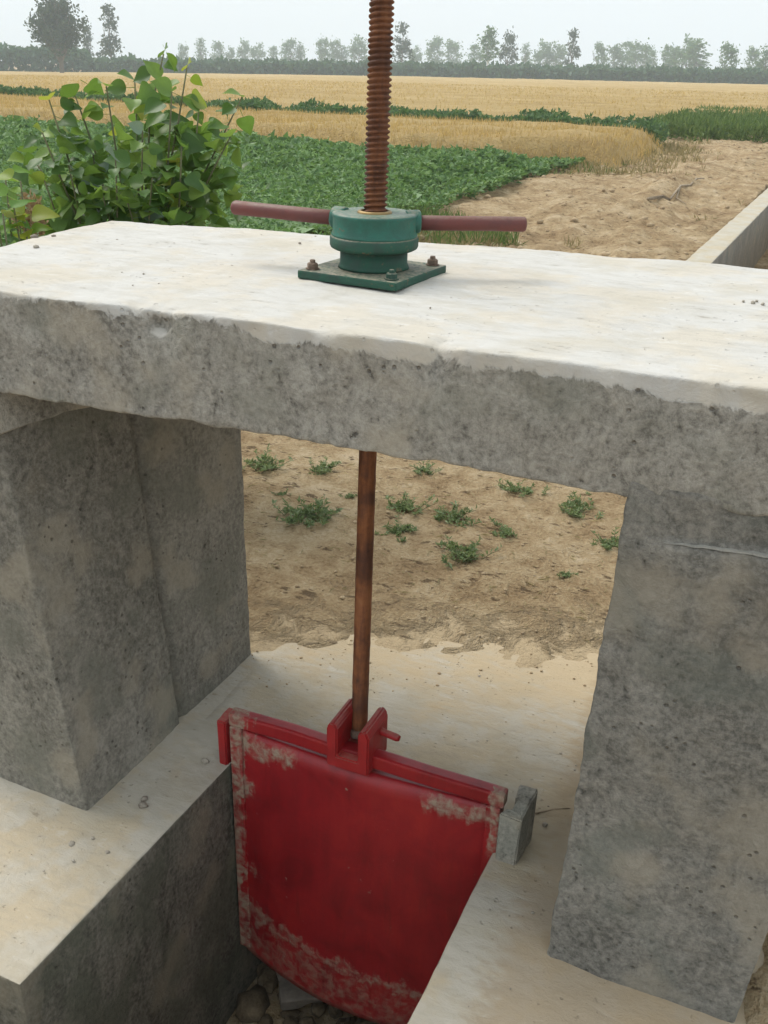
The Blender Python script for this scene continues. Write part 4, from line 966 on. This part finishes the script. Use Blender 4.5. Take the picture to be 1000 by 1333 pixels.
# ------------------------------------------------------------------ far trees, hedge
def crown_np(kind, n, seed, leaf):
    g = np.random.default_rng(seed)
    if kind == 'column': t = g.uniform(0, 1, n); rad = 0.15*np.sin(np.pi*np.clip(t*0.93+0.07, 0, 1))**0.6
    elif kind == 'cone': t = g.uniform(0, 1, n)**1.3; rad = 0.2*(1-t)**0.8+0.02
    else: t = g.uniform(0, 1, n); rad = 0.3*np.sin(np.pi*np.clip(t*0.86+0.11, 0, 1))**0.55
    nb = {'column': 16, 'cone': 14, 'round': 12, 'spread': 15}[kind]
    # clumps spread through the crown's volume
    ct = g.uniform(0.02, 1, nb*2); ca = g.uniform(0, 6.28, nb*2)
    cr = np.interp(ct, np.sort(t), rad[np.argsort(t)])*g.uniform(0.35, 1.0, nb*2)
    k = g.integers(0, nb*2, n); sp = 0.075 if kind in ('round', 'spread') else 0.05
    C = np.stack([np.cos(ca[k])*cr[k], np.sin(ca[k])*cr[k], 0.24+0.74*ct[k]], 1)+g.normal(size=(n, 3))*sp*np.array([1, 1, 0.9])*g.uniform(0.5, 1.1, (n, 1))
    D = g.normal(size=(n, 3)); D[:, 2] += 0.4; Lf = leaf*g.uniform(0.6, 1.4, n)
    return leaves_np(C, D, g.normal(size=(n, 3)), Lf, Lf*0.7)
def trunk_np(kind, seed):
    r_ = random.Random(seed); bm = bmesh.new(); top_ = 0.85 if kind in ('column', 'cone') else 0.5
    tube(bm, [(0, 0, -0.02), (0.01, 0, 0.2), (0, 0.01, top_)], [0.018, 0.014, 0.004], 6)
    for k in range(7):
        a = r_.uniform(0, 6.28); z = r_.uniform(0.18, 0.5); e = 0.3 if kind in ('round', 'spread') else 0.14
        tube(bm, [(0, 0, z), (math.cos(a)*e*0.5, math.sin(a)*e*0.5, z+0.14), (math.cos(a)*e*0.8, math.sin(a)*e*0.8, z+0.34)], [0.009, 0.006, 0.002], 5)
    return mesh_bm('trunk', bm)
VAR = {}
for kind, nl, lf in (('round', 850, 0.066), ('column', 650, 0.052), ('cone', 560, 0.055)):
    for v in range(6):
        me = mesh_np('crown', *crown_np(kind, nl, 100+v*7+len(kind), lf)); tr = trunk_np(kind, v+len(kind))
        VAR[(kind, v)] = (me, tr)
def far_tree(u, vtop, vbase, dist, kind, var, wide, dark, label, white=False, i_=0):
    p = at(u, vbase, dist); t_ = at(u, vtop, dist); h = t_[2]-p[2]; gz = base_h(p[0], p[1]); h = t_[2]-gz
    o = empty('far_tree', (p[0], p[1], gz), (u*0.37) % 6.28)
    tag(o, label, 'tree', 'trees of the distant tree line')
    me, tr = VAR[(kind, var)]
    for nm, m_, mat in (('crown', me, M_TREED if dark else M_TREE), ('trunk', tr, M_BARKW if white else M_BARK)):
        m2 = m_.copy(); m2.materials.clear(); m2.materials.append(mat)
        c = link(nm, m2, None, o); c.scale = (h*wide*(1.1+0.09*(i_ % 5)), h*wide*(1.1+0.09*(i_ % 5)), h) if nm == 'crown' else (h*(0.9 if white else 1), h*(0.9 if white else 1), h)
TREES = [(118, 42, 'column', 0.8, 1, 240), (147, 10, 'cone', 0.85, 1, 215), (240, 58, 'round', 0.7, 0, 330), (263, 57, 'column', 0.9, 0, 330), (285, 58, 'round', 0.75, 0, 330), (301, 60, 'round', 0.7, 0, 330), (318, 58, 'round', 0.7, 0, 335), (336, 57, 'round', 0.75, 0, 340), (357, 58, 'column', 1.1, 0, 325),
         (378, 57, 'round', 0.8, 0, 330), (391, 55, 'column', 1.1, 0, 330), (420, 58, 'round', 0.8, 0, 320), (436, 56, 'round', 0.7, 0, 325), (448, 59, 'column', 1.0, 0, 325), (467, 55, 'round', 0.75, 0, 320), (523, 32, 'cone', 1.0, 1, 235), (541, 58, 'round', 0.7, 0, 320), (567, 56, 'round', 0.85, 0, 325), (588, 56, 'round', 0.85, 0, 330),
         (618, 57, 'round', 0.7, 0, 300), (635, 38, 'cone', 1.1, 0, 235), (660, 44, 'round', 0.6, 1, 240), (683, 64, 'column', 0.8, 0, 300), (706, 58, 'round', 0.8, 0, 310), (724, 57, 'round', 0.8, 0, 310), (743, 46, 'cone', 0.8, 1, 235), (778, 60, 'round', 0.75, 0, 290), (798, 59, 'round', 0.8, 0, 295), (815, 62, 'round', 0.8, 0, 300), (831, 58, 'round', 0.85, 0, 290), (846, 62, 'round', 0.7, 0, 300),
         (866, 62, 'column', 1.1, 0, 270), (876, 60, 'column', 1.3, 0, 260), (893, 57, 'round', 0.7, 0, 255), (906, 55, 'column', 1.4, 0, 250), (945, 58, 'round', 0.95, 0, 245), (978, 70, 'round', 0.8, 0, 270), (996, 62, 'column', 1.2, 0, 240)]
special = {118: 'small thin hazy tree just right of the biggest tree', 147: 'slim pointed poplar standing clear of the line, right of the biggest tree', 523: 'dark pointed conifer-shaped tree right beside the rusty screw', 635: 'tall pale tree with whitewashed trunk in the distant line',
           660: 'dark rounded tree just right of the whitewashed one', 743: 'dark narrow pointed tree midway between screw and right picture edge', 945: 'broad bushy far tree nearest but two to the right picture edge', 996: 'far tree cut by the right picture edge'}
ordn = ['first', 'second', 'third', 'fourth', 'fifth', 'sixth', 'seventh', 'eighth', 'ninth', 'tenth', 'eleventh', 'twelfth', 'thirteenth', 'fourteenth', 'fifteenth', 'sixteenth', 'seventeenth', 'eighteenth', 'nineteenth', 'twentieth', 'twenty-first', 'twenty-second']
left = sorted([t[0] for t in TREES if t[0] < 490 and t[0] not in special], reverse=True); right = [t[0] for t in TREES if t[0] > 490 and t[0] not in special]
for i, (u, vt, kind, wide, dark, dist) in enumerate(TREES):
    lab = special.get(u) or ('hazy pale green far tree, %s of its kind to the left of the rusty screw' % ordn[left.index(u)] if u < 490 else 'hazy pale green far tree, %s of its kind to the right of the rusty screw' % ordn[right.index(u)])
    far_tree(u, vt-2+(i*37 % 11)-5, 90, dist*(1.0 if dark or u in special else 1.12), kind, (i*5+i//3) % 6, wide, dark, lab, u == 635, i)
# the big tree at left
bp = at(80, 88, 165.0); bt_ = at(80, -16, 165.0); gz = base_h(bp[0], bp[1]); Hb = bt_[2]-gz
big = empty('big_tree', (bp[0], bp[1], gz)); tag(big, 'biggest dark spreading tree at upper left beyond the wheat', 'tree')
bm = bmesh.new(); tube(bm, [(0, 0, -0.3), (0.1, 0, Hb*0.15), (0, 0.1, Hb*0.28)], [0.36, 0.3, 0.26], 8); g = np.random.default_rng(77); ends = []
for k in range(26):
    a = k*2.4+0.4*g.uniform(); el = g.uniform(0.32, 1.0); ext = Hb*(0.36*math.cos(el*1.45)+0.03); zt = Hb*(0.32+0.62*el*g.uniform(0.8, 1.08))
    e = np.array([math.cos(a)*ext, math.sin(a)*ext, min(zt, Hb*0.97)]); s0 = np.array([0, 0, Hb*g.uniform(0.12, 0.26)])
    m = s0*0.5+e*0.5+np.array([math.cos(a), math.sin(a), 0])*ext*0.06
    tube(bm, [tuple(s0), tuple(m), tuple(e)], [0.16, 0.09, 0.03], 5)
    for q in range(9): ends.append((s0*(1-0.42-0.58*q/8)+e*(0.42+0.58*q/8))+g.normal(size=3)*0.55)
link('trunk', mesh_bm('trunk', bm), M_BARK, big)
E_ = np.array(ends); n = 5200; k = g.integers(0, len(E_), n); P = E_[k]+g.normal(size=(n, 3))*np.array([0.40, 0.40, 0.45]); D = g.normal(size=(n, 3)); D[:, 2] += 0.5; Lf = g.uniform(0.28, 0.6, n)
link('crown', mesh_np('crown', *leaves_np(P, D, g.normal(size=(n, 3)), Lf, Lf*0.7)), M_TREED, big)
# hedge belt along the far edge of the wheat
n = 34000; az = rg.uniform(-1.05, 0.35, n); dist = 202+rg.uniform(0, 7, n)
x = CAM[0]+np.sin(az)*dist; y = CAM[1]+np.cos(az)*dist
top_ = 2.3+0.6*np.array([noise.noise(Vector((a*60, 0, 0))) for a in az])+0.6*np.array([noise.noise(Vector((a*220, 3, 0))) for a in az])+np.where(az < -0.66, 1.6, 0)
z = np.array([base_h(a, b) for a, b in zip(x, y)])+top_*(1-rg.uniform(0, 1, n)**1.6)
D = rg.normal(size=(n, 3)); Lf = rg.uniform(0.6, 1.3, n)
o = link('hedge_belt', mesh_np('hedge_belt', *leaves_np(np.stack([x, y, z], 1), D, rg.normal(size=(n, 3)), Lf, Lf*0.75)), M_HEDGE); tag(o, 'dark green hedge belt below the far trees along the wheat', 'hedge', kind='stuff')

# ------------------------------------------------------------------ haze
bm = bmesh.new(); add_box(bm, (-385, -48, -9), (385, 465, 26))
hz = bpy.data.materials.new('haze_air'); hz.use_nodes = True; t = hz.node_tree; t.nodes.clear()
ho = t.nodes.new('ShaderNodeOutputMaterial'); pv = t.nodes.new('ShaderNodeVolumePrincipled'); pv.inputs['Density'].default_value = 0.0013; pv.inputs['Color'].default_value = (0.86, 0.95, 1.0, 1); pv.inputs['Anisotropy'].default_value = 0.0
t.links.new(pv.outputs[0], ho.inputs['Volume'])
o = link('haze', mesh_bm('haze', bm), hz); tag(o, 'thin pale summer haze over the fields', 'haze', kind='stuff')
